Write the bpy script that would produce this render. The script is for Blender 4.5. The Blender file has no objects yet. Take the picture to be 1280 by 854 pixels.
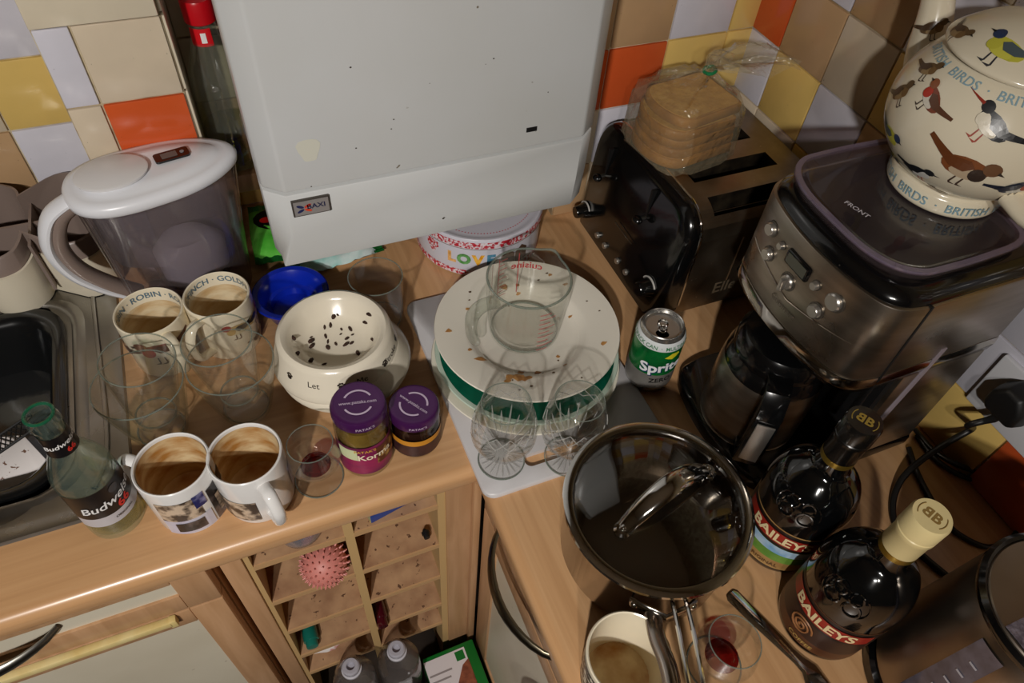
import bpy, bmesh, math, random
from mathutils import Vector, Matrix
random.seed(7)
PI = math.pi
scene = bpy.context.scene
C = scene.collection

# ------------------------------------------------------------------ camera
# rows: camera right / down / forward expressed in room axes (x right, y to the back wall, z up)
R0 = Vector((0.92436361, -0.37668974, 0.06047104))
R1 = Vector((-0.25300056, -0.72388108, -0.64186205))
R2 = Vector((0.2855567, 0.57801472, -0.76443205))
FPX = 897.1455
CAMZ = 1.70
cam_d = bpy.data.cameras.new('camera'); cam = bpy.data.objects.new('camera', cam_d); C.objects.link(cam)
cam_d.sensor_width = 36; cam_d.lens = 36 * FPX / 1280; cam_d.clip_start = 0.02
cam.matrix_world = Matrix(((R0.x, -R1.x, -R2.x, 0), (R0.y, -R1.y, -R2.y, 0), (R0.z, -R1.z, -R2.z, CAMZ), (0, 0, 0, 1)))
scene.camera = cam

# ------------------------------------------------------------------ light
w = bpy.data.worlds.new('world'); scene.world = w; w.use_nodes = True
w.node_tree.nodes['Background'].inputs[0].default_value = (0.9, 0.93, 1, 1)
w.node_tree.nodes['Background'].inputs[1].default_value = 0.0
def spot(name, loc, aim, power, size, ang, col):
    d = bpy.data.lights.new(name, 'SPOT'); d.energy = power; d.shadow_soft_size = size; d.color = col
    d.spot_size = math.radians(ang); d.spot_blend = 1.0
    o = bpy.data.objects.new(name, d); o.location = loc; C.objects.link(o)
    o.rotation_euler = (Vector(aim) - Vector(loc)).to_track_quat('-Z', 'Y').to_euler(); return o
# the ceiling spotlight bar above and behind the camera: its two bulbs give the photograph's shadows and paired highlights
spot('ceiling_spotlight_offscreen', (-0.794, -1.073, 2.28), (-0.16, 0.46, 0.95), 126, 0.035, 68, (1.0, 0.96, 0.91))
spot('ceiling_spotlight_second_offscreen', (-0.483, -1.13, 2.28), (0.4, 0.25, 0.9), 32, 0.035, 80, (1.0, 0.94, 0.86))
scene.view_settings.view_transform = 'Standard'
scene.view_settings.look = 'None'
scene.view_settings.exposure = 0.0
scene.view_settings.gamma = 1.0
scene.view_settings.use_curve_mapping = False
scene.cycles.transparent_max_bounces = 48
scene.cycles.max_bounces = 12
scene.cycles.diffuse_bounces = 5
scene.cycles.sample_clamp_indirect = 4
scene.cycles.caustics_reflective = False
scene.cycles.caustics_refractive = False

# ------------------------------------------------------------------ pixels to places
def ray(u, v):
    a, b = u - 640, v - 427
    return Vector([R0[i] * a + R1[i] * b + R2[i] * FPX for i in range(3)])
def az(u, v, z=0.9):
    d = ray(u, v); t = (z - CAMZ) / d.z; return Vector((d.x * t, d.y * t, z))
def ay(u, v, y):
    d = ray(u, v); t = y / d.y; return Vector((d.x * t, y, CAMZ + d.z * t))
def ax(u, v, x):
    d = ray(u, v); t = x / d.x; return Vector((x, d.y * t, CAMZ + d.z * t))

# ------------------------------------------------------------------ materials
def lin(c):
    if max(c) > 1.0001: c = [x / 255 for x in c]
    return tuple(((x / 12.92) if x <= 0.04045 else ((x + 0.055) / 1.055) ** 2.4) for x in c[:3]) + (1,)
_m = {}
def new_mat(name):
    m = bpy.data.materials.new(name); m.use_nodes = True
    nt = m.node_tree; return m, nt, nt.nodes['Principled BSDF']
def coords(nt, stretch=(1, 1, 1), kind='Object'):
    t = nt.nodes.new('ShaderNodeTexCoord'); mp = nt.nodes.new('ShaderNodeMapping')
    mp.inputs['Scale'].default_value = stretch
    nt.links.new(t.outputs[kind], mp.inputs['Vector']); return mp.outputs['Vector']
def mat(name, col, rough=.5, metal=0, col2=None, vscale=20, stretch=(1, 1, 1), lo=.35, hi=.65, bump=0, bscale=120,
        coat=0, detail=4, spec=.5, specks=None, sscale=60, sthr=.68, rvar=0, kind='Object'):
    if name in _m: return _m[name]
    m, nt, b = new_mat(name)
    b.inputs['Base Color'].default_value = lin(col)
    b.inputs['Roughness'].default_value = rough; b.inputs['Metallic'].default_value = metal
    b.inputs['Specular IOR Level'].default_value = spec
    b.inputs['Coat Weight'].default_value = coat; b.inputs['Coat Roughness'].default_value = .06
    out = None
    if col2 is not None:
        v = coords(nt, stretch, kind); n = nt.nodes.new('ShaderNodeTexNoise')
        n.inputs['Scale'].default_value = vscale; n.inputs['Detail'].default_value = detail
        nt.links.new(v, n.inputs['Vector'])
        r = nt.nodes.new('ShaderNodeValToRGB')
        r.color_ramp.elements[0].position = lo; r.color_ramp.elements[1].position = hi
        r.color_ramp.elements[0].color = lin(col); r.color_ramp.elements[1].color = lin(col2)
        nt.links.new(n.outputs['Fac'], r.inputs['Fac']); out = r.outputs['Color']
    if specks is not None:
        v = coords(nt, (1, 1, 1), kind); n = nt.nodes.new('ShaderNodeTexNoise')
        n.inputs['Scale'].default_value = sscale; n.inputs['Detail'].default_value = 2
        nt.links.new(v, n.inputs['Vector'])
        r = nt.nodes.new('ShaderNodeValToRGB'); r.color_ramp.elements[0].position = sthr; r.color_ramp.elements[1].position = sthr + .03
        nt.links.new(n.outputs['Fac'], r.inputs['Fac'])
        mx = nt.nodes.new('ShaderNodeMix'); mx.data_type = 'RGBA'
        nt.links.new(r.outputs['Color'], mx.inputs['Factor'])
        if out: nt.links.new(out, mx.inputs['A'])
        else: mx.inputs['A'].default_value = lin(col)
        mx.inputs['B'].default_value = lin(specks); out = mx.outputs['Result']
    if out: nt.links.new(out, b.inputs['Base Color'])
    if bump:
        v = coords(nt, stretch, kind); n = nt.nodes.new('ShaderNodeTexNoise'); n.inputs['Scale'].default_value = bscale
        n.inputs['Detail'].default_value = 3
        nt.links.new(v, n.inputs['Vector']); bp = nt.nodes.new('ShaderNodeBump')
        bp.inputs['Strength'].default_value = bump; bp.inputs['Distance'].default_value = .002
        nt.links.new(n.outputs['Fac'], bp.inputs['Height']); nt.links.new(bp.outputs['Normal'], b.inputs['Normal'])
    if rvar:
        v = coords(nt, (1, 1, 1), kind); n = nt.nodes.new('ShaderNodeTexNoise'); n.inputs['Scale'].default_value = 14
        n.inputs['Detail'].default_value = 5
        nt.links.new(v, n.inputs['Vector']); mr = nt.nodes.new('ShaderNodeMapRange')
        mr.inputs['From Min'].default_value = .3; mr.inputs['From Max'].default_value = .7
        mr.inputs['To Min'].default_value = max(.02, rough - rvar); mr.inputs['To Max'].default_value = rough + rvar
        nt.links.new(n.outputs['Fac'], mr.inputs['Value']); nt.links.new(mr.outputs['Result'], b.inputs['Roughness'])
    _m[name] = m; return m
def thin(name, tint=(.96, .97, .96), edge=(.62, .66, .64), rough=.02, refl=1.0, haze=0, hazecol=(.8, .8, .8), bump=0, bscale=40, blend=.35, base=.05):
    """thin-walled clear glass or plastic: what is behind shows through, tinted more at the edges, with Fresnel gloss"""
    if name in _m: return _m[name]
    m = bpy.data.materials.new(name); m.use_nodes = True; nt = m.node_tree
    for n in list(nt.nodes): nt.nodes.remove(n)
    o = nt.nodes.new('ShaderNodeOutputMaterial'); tr = nt.nodes.new('ShaderNodeBsdfTransparent'); gl = nt.nodes.new('ShaderNodeBsdfGlossy')
    gl.inputs['Roughness'].default_value = rough; gl.inputs['Color'].default_value = (refl, refl, refl, 1)
    lw = nt.nodes.new('ShaderNodeLayerWeight'); lw.inputs['Blend'].default_value = blend
    mx = nt.nodes.new('ShaderNodeMix'); mx.data_type = 'RGBA'
    mx.inputs['A'].default_value = tuple(tint) + (1,); mx.inputs['B'].default_value = tuple(edge) + (1,)
    p3_ = nt.nodes.new('ShaderNodeMath'); p3_.operation = 'POWER'; p3_.inputs[1].default_value = 3.5
    nt.links.new(lw.outputs['Facing'], p3_.inputs[0]); nt.links.new(p3_.outputs[0], mx.inputs['Factor']); nt.links.new(mx.outputs['Result'], tr.inputs['Color'])
    fr = nt.nodes.new('ShaderNodeLayerWeight'); fr.inputs['Blend'].default_value = .5
    pw_ = nt.nodes.new('ShaderNodeMath'); pw_.operation = 'POWER'; pw_.inputs[1].default_value = 4
    ma = nt.nodes.new('ShaderNodeMath'); ma.operation = 'MULTIPLY_ADD'; ma.inputs[1].default_value = .55; ma.inputs[2].default_value = base
    nt.links.new(fr.outputs['Facing'], pw_.inputs[0]); nt.links.new(pw_.outputs[0], ma.inputs[0])
    ms = nt.nodes.new('ShaderNodeMixShader'); nt.links.new(ma.outputs[0], ms.inputs['Fac'])
    bs_ = tr.outputs['BSDF']
    if haze:
        df = nt.nodes.new('ShaderNodeBsdfDiffuse'); df.inputs['Color'].default_value = lin(hazecol)
        m2 = nt.nodes.new('ShaderNodeMixShader'); m2.inputs['Fac'].default_value = haze
        nt.links.new(bs_, m2.inputs[1]); nt.links.new(df.outputs['BSDF'], m2.inputs[2]); bs_ = m2.outputs['Shader']
    nt.links.new(bs_, ms.inputs[1]); nt.links.new(gl.outputs['BSDF'], ms.inputs[2]); nt.links.new(ms.outputs['Shader'], o.inputs['Surface'])
    if bump:
        n = nt.nodes.new('ShaderNodeTexNoise'); n.inputs['Scale'].default_value = bscale; n.inputs['Detail'].default_value = 3
        nt.links.new(coords(nt), n.inputs['Vector'])
        bp = nt.nodes.new('ShaderNodeBump'); bp.inputs['Strength'].default_value = bump; bp.inputs['Distance'].default_value = .01
        nt.links.new(n.outputs['Fac'], bp.inputs['Height'])
        for q in (gl, fr, lw): nt.links.new(bp.outputs['Normal'], q.inputs['Normal'])
    _m[name] = m; return m
def wood(name, a, b, c, stretch, rough=.32, coat=.25):
    if name in _m: return _m[name]
    m, nt, p = new_mat(name)
    v = coords(nt, stretch)
    n = nt.nodes.new('ShaderNodeTexNoise'); n.inputs['Scale'].default_value = 1; n.inputs['Detail'].default_value = 6; n.inputs['Distortion'].default_value = .6
    nt.links.new(v, n.inputs['Vector'])
    r = nt.nodes.new('ShaderNodeValToRGB'); e = r.color_ramp.elements
    e[0].position = .3; e[0].color = lin(a); e[1].position = .72; e[1].color = lin(c); k = e.new(.5); k.color = lin(b)
    nt.links.new(n.outputs['Fac'], r.inputs['Fac']); nt.links.new(r.outputs['Color'], p.inputs['Base Color'])
    p.inputs['Roughness'].default_value = rough; p.inputs['Coat Weight'].default_value = coat; p.inputs['Coat Roughness'].default_value = .2
    _m[name] = m; return m

# ------------------------------------------------------------------ mesh helpers
class MB:
    def __init__(s): s.v = []; s.f = []
    def add(s, vs, fs):
        o = len(s.v); s.v += [tuple(x) for x in vs]; s.f += [tuple(i + o for i in f) for f in fs]; return s
    def box(s, x0, x1, y0, y1, z0, z1):
        return s.add([(x0,y0,z0),(x1,y0,z0),(x1,y1,z0),(x0,y1,z0),(x0,y0,z1),(x1,y0,z1),(x1,y1,z1),(x0,y1,z1)],
                     [(3,2,1,0),(4,5,6,7),(0,1,5,4),(1,2,6,5),(2,3,7,6),(3,0,4,7)])
    def loft(s, loops, cap0=True, cap1=True, closed=True):
        n = len(loops[0]); vs = [p for l in loops for p in l]; fs = []
        for i in range(len(loops) - 1):
            for j in range(n if closed else n - 1):
                k = (j + 1) % n; fs.append((i*n+j, i*n+k, (i+1)*n+k, (i+1)*n+j))
        if cap0: fs.append(tuple(reversed(range(n))))
        if cap1: fs.append(tuple((len(loops)-1)*n + j for j in range(n)))
        return s.add(vs, fs)
    def lathe(s, prof, seg=40, c=(0,0,0), a0=0, a1=None, wob=None):
        full = a1 is None; a1 = a0 + 2*PI if full else a1
        m = seg if full else seg + 1; vs = []; idx = []
        for r, z in prof:
            if r < 1e-6: idx.append([len(vs)] * m); vs.append((c[0], c[1], c[2] + z))
            else:
                row = []
                for j in range(m):
                    a = a0 + (a1 - a0) * j / seg; rr = r * (wob(a, z) if wob else 1)
                    row.append(len(vs)); vs.append((c[0] + rr*math.cos(a), c[1] + rr*math.sin(a), c[2] + z))
                idx.append(row)
        fs = []
        for i in range(len(prof) - 1):
            for j in range(seg):
                k = (j + 1) % m
                q = [idx[i][j], idx[i][k], idx[i+1][k], idx[i+1][j]]
                u = []
                for t in q:
                    if t not in u: u.append(t)
                if len(u) > 2: fs.append(tuple(u))
        return s.add(vs, fs)
    def tube(s, pts, r, seg=10, caps=True, flat=None):
        pts = [Vector(p) for p in pts]; n = len(pts); rs = r if isinstance(r, (list, tuple)) else [r]*n
        loops = []; up = None
        for i, p in enumerate(pts):
            t = (pts[min(i+1, n-1)] - pts[max(i-1, 0)]).normalized()
            if up is None:
                up = Vector((0,0,1)) if abs(t.z) < .9 else Vector((1,0,0))
            a = up - t * up.dot(t); a.normalize(); b = t.cross(a); up = a
            fa, fb = flat if flat else (1, 1)
            loops.append([p + (a*math.cos(2*PI*j/seg)*fa + b*math.sin(2*PI*j/seg)*fb)*rs[i] for j in range(seg)])
        return s.loft(loops, caps, caps)
    def ball(s, c, r, seg=16, rings=10, sc=(1,1,1)):
        o = MB().lathe([(r*math.sin(PI*i/rings), -r*math.cos(PI*i/rings)) for i in range(rings+1)], seg)
        return s.add([(c[0]+x*sc[0], c[1]+y*sc[1], c[2]+z*sc[2]) for x,y,z in o.v], o.f)
    def prism(s, outline, z0, z1):
        return s.loft([[(x,y,z0) for x,y in outline], [(x,y,z1) for x,y in outline]])
    def map(s, fn): s.v = [tuple(fn(Vector(p))) for p in s.v]; return s
    def build(s, name, m, parent=None, bevel=0, bseg=2, ang=38, smooth=True, bang=30, sub=0):
        me = bpy.data.meshes.new(name); bm = bmesh.new()
        vs = [bm.verts.new(p) for p in s.v]
        for f in s.f:
            try: bm.faces.new([vs[i] for i in f])
            except ValueError: pass
        bmesh.ops.recalc_face_normals(bm, faces=bm.faces)
        if bevel:
            bm.edges.ensure_lookup_table()
            es = [e for e in bm.edges if len(e.link_faces) == 2 and e.calc_face_angle(0) > math.radians(bang)]
            if es: bmesh.ops.bevel(bm, geom=es, offset=bevel, segments=bseg, profile=.5, affect='EDGES', clamp_overlap=True)
        bm.to_mesh(me); bm.free()
        if smooth: me.shade_smooth(); me.set_sharp_from_angle(angle=math.radians(ang))
        if m: me.materials.append(m)
        o = bpy.data.objects.new(name, me); C.objects.link(o)
        if parent: o.parent = parent
        return o
def cr(pts, n=6):
    """Catmull-Rom through the points"""
    P = [Vector(p) for p in pts]; out = []
    for i in range(len(P) - 1):
        p0 = P[max(i-1,0)]; p1 = P[i]; p2 = P[i+1]; p3 = P[min(i+2,len(P)-1)]
        for k in range(n):
            t = k / n
            out.append(.5*((2*p1) + (p2-p0)*t + (2*p0-5*p1+4*p2-p3)*t*t + (3*p1-p0-3*p2+p3)*t**3))
    out.append(P[-1]); return out
def crp(pts, n=5): return [(max(p.x,0), p.y) for p in cr([Vector((a,b)) for a,b in pts], n)]
def rrect(cx, cy, hx, hy, r, z, n=6):
    o = []
    for k, (sx, sy) in enumerate(((1,1),(-1,1),(-1,-1),(1,-1))):
        for i in range(n + 1):
            a = PI/2*k + PI/2*i/n; o.append((cx+sx*(hx-r)+r*math.cos(a), cy+sy*(hy-r)+r*math.sin(a), z))
    return o
def arc(cx, cy, r, a0, a1, n): return [(cx+r*math.cos(math.radians(a0+(a1-a0)*i/n)), cy+r*math.sin(math.radians(a0+(a1-a0)*i/n))) for i in range(n+1)]
def thing(name, label, cat, loc=(0,0,0), rz=0, group=None):
    o = bpy.data.objects.new(name, None); C.objects.link(o); o.empty_display_size = .05
    o.location = loc; o.rotation_euler = (0,0,rz); return tag(o, label, cat, group)
def tag(o, label, cat, group=None):
    o['label'] = label; o['category'] = cat
    if group: o['group'] = group
    return o
def struct(o): o['kind'] = 'structure'; return o

# ------------------------------------------------------------------ lettering
_txt = {}
def text_mesh(body, bold=0):
    k = (body, bold)
    if k in _txt: return _txt[k]
    cu = bpy.data.curves.new('lettering', 'FONT'); cu.body = body; cu.size = 1; cu.align_x = 'CENTER'; cu.align_y = 'CENTER'
    cu.resolution_u = 3; cu.offset = bold
    ob = bpy.data.objects.new('lettering', cu); C.objects.link(ob)
    dg = bpy.context.evaluated_depsgraph_get(); dg.update()
    me = bpy.data.meshes.new_from_object(ob.evaluated_get(dg))
    r = ([tuple(v.co) for v in me.vertices], [tuple(p.vertices) for p in me.polygons])
    bpy.data.objects.remove(ob); bpy.data.curves.remove(cu); bpy.data.meshes.remove(me)
    _txt[k] = r; return r
for t_, b_ in (('BAXI',.02),('ROBIN · ROBIN · ROBIN',.01),('GOLDFINCH · GOLDFINCH',.01),('Budweiser',.015),('66',.03),('Let',0),('Me',0),('Stroke',0),
        ('www.pataks.com',.01),("PATAK'S",.01),('Korma',.02),('MULTIPACK CAN  ·  MULTIPACK CAN',.01),('Sprite',.03),('ZERO',.02),('cuisine',.02),('FRONT',.01),
        ('Elle',.02),('BRITISH  BIRDS  ·  BRITISH  BIRDS  ·',.01),('BIRDS  ·  BRITISH',.01),('BAILEYS',.03),('COFFEE',.01),('ORIGINAL',.01),('B',.03),('L',.06),('O',.06),('V',.06),('E',.06),('Cuisinart',.01)):
    text_mesh(t_, b_)
def letters(name, body, size, m, parent, fn, bold=0, sx=1):
    vs, fs = text_mesh(body, bold)
    return MB().add([fn(x*size*sx, y*size) for x,y,_ in vs], fs).build(name, m, parent, smooth=False)
def on_cyl(R, z, a, off=.0004, inside=False, slope=0, tilt=0):
    """x runs round the wall, y up it; slope = change of radius per metre of height"""
    def fn(x, y):
        if tilt: x, y = x*math.cos(tilt)-y*math.sin(tilt), x*math.sin(tilt)+y*math.cos(tilt)
        aa = a - x/R if inside else a + x/R; r = R + slope*y + (-off if inside else off)
        return (r*math.cos(aa), r*math.sin(aa), z + y)
    return fn
def on_plane(o, u, v):
    o, u, v = Vector(o), Vector(u).normalized(), Vector(v).normalized()
    return lambda x, y: o + u*x + v*y
def patch(poly, fn, cuts=0):
    """2-D polygon laid over a surface"""
    bm = bmesh.new(); bm.faces.new([bm.verts.new((x,y,0)) for x,y in poly])
    bmesh.ops.triangulate(bm, faces=bm.faces)
    if cuts: bmesh.ops.subdivide_edges(bm, edges=bm.edges, cuts=cuts, use_grid_fill=True)
    bm.verts.index_update(); r = ([fn(v.co.x, v.co.y) for v in bm.verts], [[v.index for v in f.verts] for f in bm.faces]); bm.free(); return r
def ell(cx, cy, a, b, rot=0, n=14):
    o = []
    for i in range(n):
        x, y = a*math.cos(2*PI*i/n), b*math.sin(2*PI*i/n); o.append((cx+x*math.cos(rot)-y*math.sin(rot), cy+x*math.sin(rot)+y*math.cos(rot)))
    return o
def band(R0_, z0, R1_, z1, a0, a1, n=24, off=.0004):
    m = MB(); loops = []
    for i in range(n+1):
        a = a0 + (a1-a0)*i/n
        loops.append([((R0_+off)*math.cos(a),(R0_+off)*math.sin(a),z0), ((R1_+off)*math.cos(a),(R1_+off)*math.sin(a),z1)])
    return m.loft(loops, False, False, closed=False)

# ------------------------------------------------------------------ palette
BEECH = wood('beech_worktop_along_x', (190,145,101), (200,155,110), (210,166,121), (3, 90, 90))
BEECHY = wood('beech_worktop_along_y', (190,145,101), (200,155,110), (210,166,121), (90, 3, 90))
BEECHV = wood('beech_frame', (176,134,96), (188,146,107), (200,158,120), (55, 55, 5), .4, .1)
RACK = mat('rack_board', (190,150,112), .6, col2=(150,110,80), vscale=30, lo=.3, hi=.75, specks=(96,66,46), sscale=90, sthr=.66)
CREAM_PANEL = mat('cream_panel', (214,206,186), .38, col2=(206,197,176), vscale=6, specks=(120,100,80), sscale=70, sthr=.77)
GROUT = mat('grout', (205,192,160), .9, col2=(150,130,100), vscale=30)
STEEL = mat('brushed_steel', (176,172,166), .26, 1, bump=.06, bscale=300, stretch=(1,1,12), rvar=.08)
STEELW = mat('smeared_steel', (165,158,148), .32, 1, col2=(140,130,118), vscale=9, rvar=.1)
SINK = mat('sink_steel', (170,168,164), .33, 1, col2=(140,136,130), vscale=7, rvar=.1)
CHROME = mat('chrome', (210,208,204), .1, 1, rvar=.04)
GREYMETAL = mat('satin_handle', (150,148,142), .3, 1)
DARKMETAL = mat('dark_bronze_handle', (110,102,86), .3, 1)
BLACK = mat('black_gloss', (10,10,11), .16, coat=.4, specks=(70,66,60), sscale=260, sthr=.76)
BLACKM = mat('black_matt', (14,14,15), .5)
WHITEP = mat('white_plastic', (226,226,230), .35)
BOILER = mat('boiler_enamel', (204,206,207), .3, col2=(198,199,197), vscale=4, specks=(120,110,92), sscale=85, sthr=.775)
CREAM = mat('cream_glaze', (230,219,194), .18, coat=.3)
RIMG = thin('glass_rim',(.75,.78,.75),(.5,.55,.52),.03,1.0,haze=.35,hazecol=(150,160,150))
GLASS = thin('clear_glass', (.995,.995,.99), (.72,.75,.72), haze=.012, hazecol=(220,220,214))
GLASSG = thin('green_edged_glass', (.995,.995,.99), (.66,.74,.69), haze=.012, hazecol=(220,220,214))
# ================================================================== the room
XR, YB, YC, YP = .777, 1.03, .845, .895       # right wall, back wall, right chimney breast, pipe boxing
CT = .9
PAINT = mat('wall_paint', (214,205,188), .8)
struct(MB().box(-2.4, .9, -2.6, 1.13, -.06, 0).build('floor', mat('floor_lino', (96,82,70), .5, col2=(70,60,52), vscale=8), smooth=False))
struct(MB().box(-2.4, .9, -2.6, 1.13, 2.4, 2.46).build('ceiling', mat('ceiling_paint', (228,222,212), .9), smooth=False))
struct(MB().box(-2.46, -2.4, -2.6, 1.13, 0, 2.4).build('wall_left', PAINT, smooth=False))
struct(MB().box(-2.4, .9, -2.66, -2.6, 0, 2.4).build('wall_front', PAINT, smooth=False))
WB = struct(MB().box(-2.4, .9, YB, YB+.06, 0, 2.4).build('wall_back', GROUT, smooth=False))
WR = struct(MB().box(XR, XR+.06, -2.6, YB, 0, 2.4).build('wall_right', GROUT, smooth=False))
WC = struct(MB().box(.47, XR, YC, YB, 0, 2.4).build('wall_chimney', GROUT, smooth=False))
WP = struct(MB().box(-.177, -.043, YP, YB, 0, 2.4).build('wall_boxing', GROUT, smooth=False))
P = .0975
TCOL = {'w': (214,212,222), 'b': (212,196,172), 't': (190,155,116), 'y': (226,192,112), 'o': (206,88,42), 'c': (222,210,186)}
_tile = {}
def tile(wall, key, orient, a, z, wa=P, wz=P, proud=.004):
    """orient 'y': faces the room from a back wall at y=val, a = left x; orient 'x': on the right wall, a = near y"""
    o_, val = orient
    k = (key, o_, round(wa,4), round(wz,4), proud)
    if k not in _tile:
        g = .0013; m = MB()
        if o_ == 'y': m.box(g, wa-g, -proud, .002, g, wz-g)
        else: m.box(-proud, .002, g, wa-g, g, wz-g)
        c = TCOL[key]; mm = mat('tile_'+key, c, .22, col2=tuple(min(255,x*.955) for x in c), vscale=14, coat=.2, specks=tuple(x*.72 for x in c), sscale=110, sthr=.765)
        o = m.build('tile', mm, wall, bevel=.0015, bseg=2); _tile[k] = o.data
    else:
        o = bpy.data.objects.new('tile', _tile[k]); C.objects.link(o); o.parent = wall
    o.location = (a, val, z) if o_ == 'y' else (val, a, z)
    return o
Z = lambda k: CT + P*k
# right wall: columns from the corner towards the camera
cols = [(.7755,.0695),(.678,P),(.5805,P),(.483,P),(.3855,P),(.288,P),(.1905,P),(.093,P),(-.0045,P),(-.102,P)]
rightrows = ['wbbybtyoyw', 'tbywtybwtb'[:5]+'w'+'wbty', 'wywtbywyob', 'otbyowtbyw', 'ywtwbtywbo', 'btybwoybtw', 'wbotywbyto']
rightrows[0] = 'btwybyyowt'; rightrows[1] = 'bbytwbwbyt'
for k, row in enumerate(rightrows):
    for (y0, wd), ch in zip(cols, row): tile(WR, ch, ('x', XR), y0, Z(k), wd)
# chimney breast behind the toaster
for k, row in enumerate(['bywy', 'wbby', 'oyyw'.replace('yw','yy'), 'twyy', 'bytw', 'wtby', 'yobw']):
    for (x0, wd), ch in zip([(.5275,P),(.625,.104),(.729,.048)], row): tile(WC, ch, ('y', YC), x0, Z(k), wd)
    tile(WC, 'tbotbyw'[k], ('y', YC), .47, Z(k), .0575)
# pipe boxing left of the boiler
for k in range(8):
    top = k >= 4
    a, b = ('b','o') if k == 2 else ('w','b') if k == 3 else ('c','c') if top else ('w','b')
    if top: tile(WP, 'c', ('y', YP), -.177, Z(k)+.002, .134, proud=.012)
    else:
        tile(WP, a, ('y', YP), -.177, Z(k), .039); tile(WP, b, ('y', YP), -.138, Z(k), .095)
    s_ = tile(WP, 'c', ('x', -.043), YP, Z(k), .13); s_.rotation_euler = (0, 0, PI); s_.location.y = YB - .004
# back wall left of the boxing and in the recess beside the boiler
for k, row in enumerate(['ybw', 'twb', 'byt', 'wwb', 'ytw', 'bwo', 'wyb']):
    for (x0, wd), ch in zip([(-.3775,P),(-.28,.1)], row): tile(WB, ch, ('y', YB), x0, Z(k)+.002, wd)
    for j in range(4): tile(WB, 'wbyt'[(j+k) % 4], ('y', YB), -.475-P*j, Z(k)+.002)
    tile(WB, 'ytbbwyt'[k], ('y', YB), -.04, Z(k)+.002)

# ------------------------------------------------------------------ worktops
def worktop(name, m, run, front, back, flip, label, xs=None):
    T, r = .038, .014
    prof = [(back, CT), (back, CT-T), (front+.008, CT-T)] + [(front+.012 + .012*math.cos(math.radians(a)), CT-T+.012 + .012*math.sin(math.radians(a))) for a in range(250, 179, -20)]
    prof += [(front+r + r*math.cos(math.radians(a)), CT-r + r*math.sin(math.radians(a))) for a in range(180, 89, -15)]
    return prof
pl = worktop('', None, None, .423, YB, 0, '')
# worktop with the sink opening: front strip, right field and back strip in one board
m = MB()
SX0, SX1, SY0, SY1 = -1.25, -.235, .535, .975
def strip(m, x0, x1, prof): m.loft([[(x0,a,b) for a,b in prof], [(x1,a,b) for a,b in prof]])
strip(m, -1.5, .177, [(SY0, CT)] + [(SY0, CT-.038)] + pl[2:])
m.box(SX1, .177, SY0, YB, CT-.038, CT); m.box(-1.5, SX1, SY1, YB, CT-.038, CT); m.box(-1.5, SX0, SY0, SY1, CT-.038, CT)
tag(m.build('worktop', BEECH, ang=50), 'beech worktop with rounded front edge holding the sink', 'worktop')
m = MB(); pr = worktop('', None, None, .177, XR, 0, '')
m.loft([[(a,-.9,b) for a,b in pr], [(a,.423,b) for a,b in pr]])
m.box(.1771, XR, .423, YC, CT-.038, CT); m.box(.1771, .47, YC, YB, CT-.038, CT)
tag(m.build('worktop', BEECHY, ang=50), 'beech worktop under the toaster, saucepan and coffee machine', 'worktop')

# ------------------------------------------------------------------ cupboards under the sink
FY = .447
u = thing('base_cabinet', 'beech framed base cabinet with cream drawer and door under the sink', 'cabinet', (0,0,0))
m = MB().box(-.85, -.832, FY+.022, YB, .1, CT-.038).box(-.184, -.166, FY+.022, YB, .1, CT-.038).box(-.85, -.166, FY+.022, YB, .1, .118).box(-.85,-.166,1.0,1.02,.1,CT-.04)
m.build('carcass', BEECHV, u, smooth=False)
def framed(name, parent, x0, x1, z0, z1, y, fw=.042, axis='y', panelmat=CREAM_PANEL):
    """frame-and-panel front; axis 'y' faces -y, axis 'x' faces -x (x0..x1 then runs along y)"""
    def bx(m, a0,a1,b0,b1,c0,c1):
        return m.box(a0,a1,b0,b1,c0,c1) if axis == 'y' else m.box(b0,b1,a0,a1,c0,c1)
    d = MB(); bx(d, x0, x1, y+.008, y+.02, z0, z1); o = d.build(name, BEECHV, parent, smooth=False)
    bx(MB(), x0+fw, x1-fw, y+.004, y+.009, z0+fw, z1-fw).build('panel', panelmat, o, smooth=False)
    for q in ((x0,x0+fw,z0,z1),(x1-fw,x1,z0,z1)): bx(MB(), q[0],q[1],y,y+.009,q[2],q[3]).build('stile', BEECHV, o, bevel=.0015)
    for q in ((z0,z0+fw),(z1-fw,z1)): bx(MB(), x0+fw,x1-fw,y,y+.009,q[0],q[1]).build('rail', BEECHV, o, bevel=.0015)
    return o
zj = ay(245, 758, FY).z
dr = framed('drawer_front', u, -.848, -.168, zj+.001, .857, FY)
dd = framed('door', u, -.848, -.168, .12, zj-.003, FY)
# bow handle on the drawer
def bow(name, parent, p0, p1, out, r, m, n=14, w=1.0):
    p0, p1, out = Vector(p0), Vector(p1), Vector(out); pts = []
    for i in range(n+1):
        t = i/n; pts.append(p0.lerp(p1, t) + out*(1-(2*t-1)**2)**.8)
    return MB().tube(pts, [r*(.75+.5*math.sin(PI*i/n)) for i in range(n+1)], 10, flat=(1.35,.75)).build(name, m, parent)
e = ay(72, 786, FY-.001); bow('handle', dr, (e.x-.17, FY+.001, e.z), (e.x, FY+.001, e.z), (0,-.032,-.0), .0055, GREYMETAL)
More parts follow.
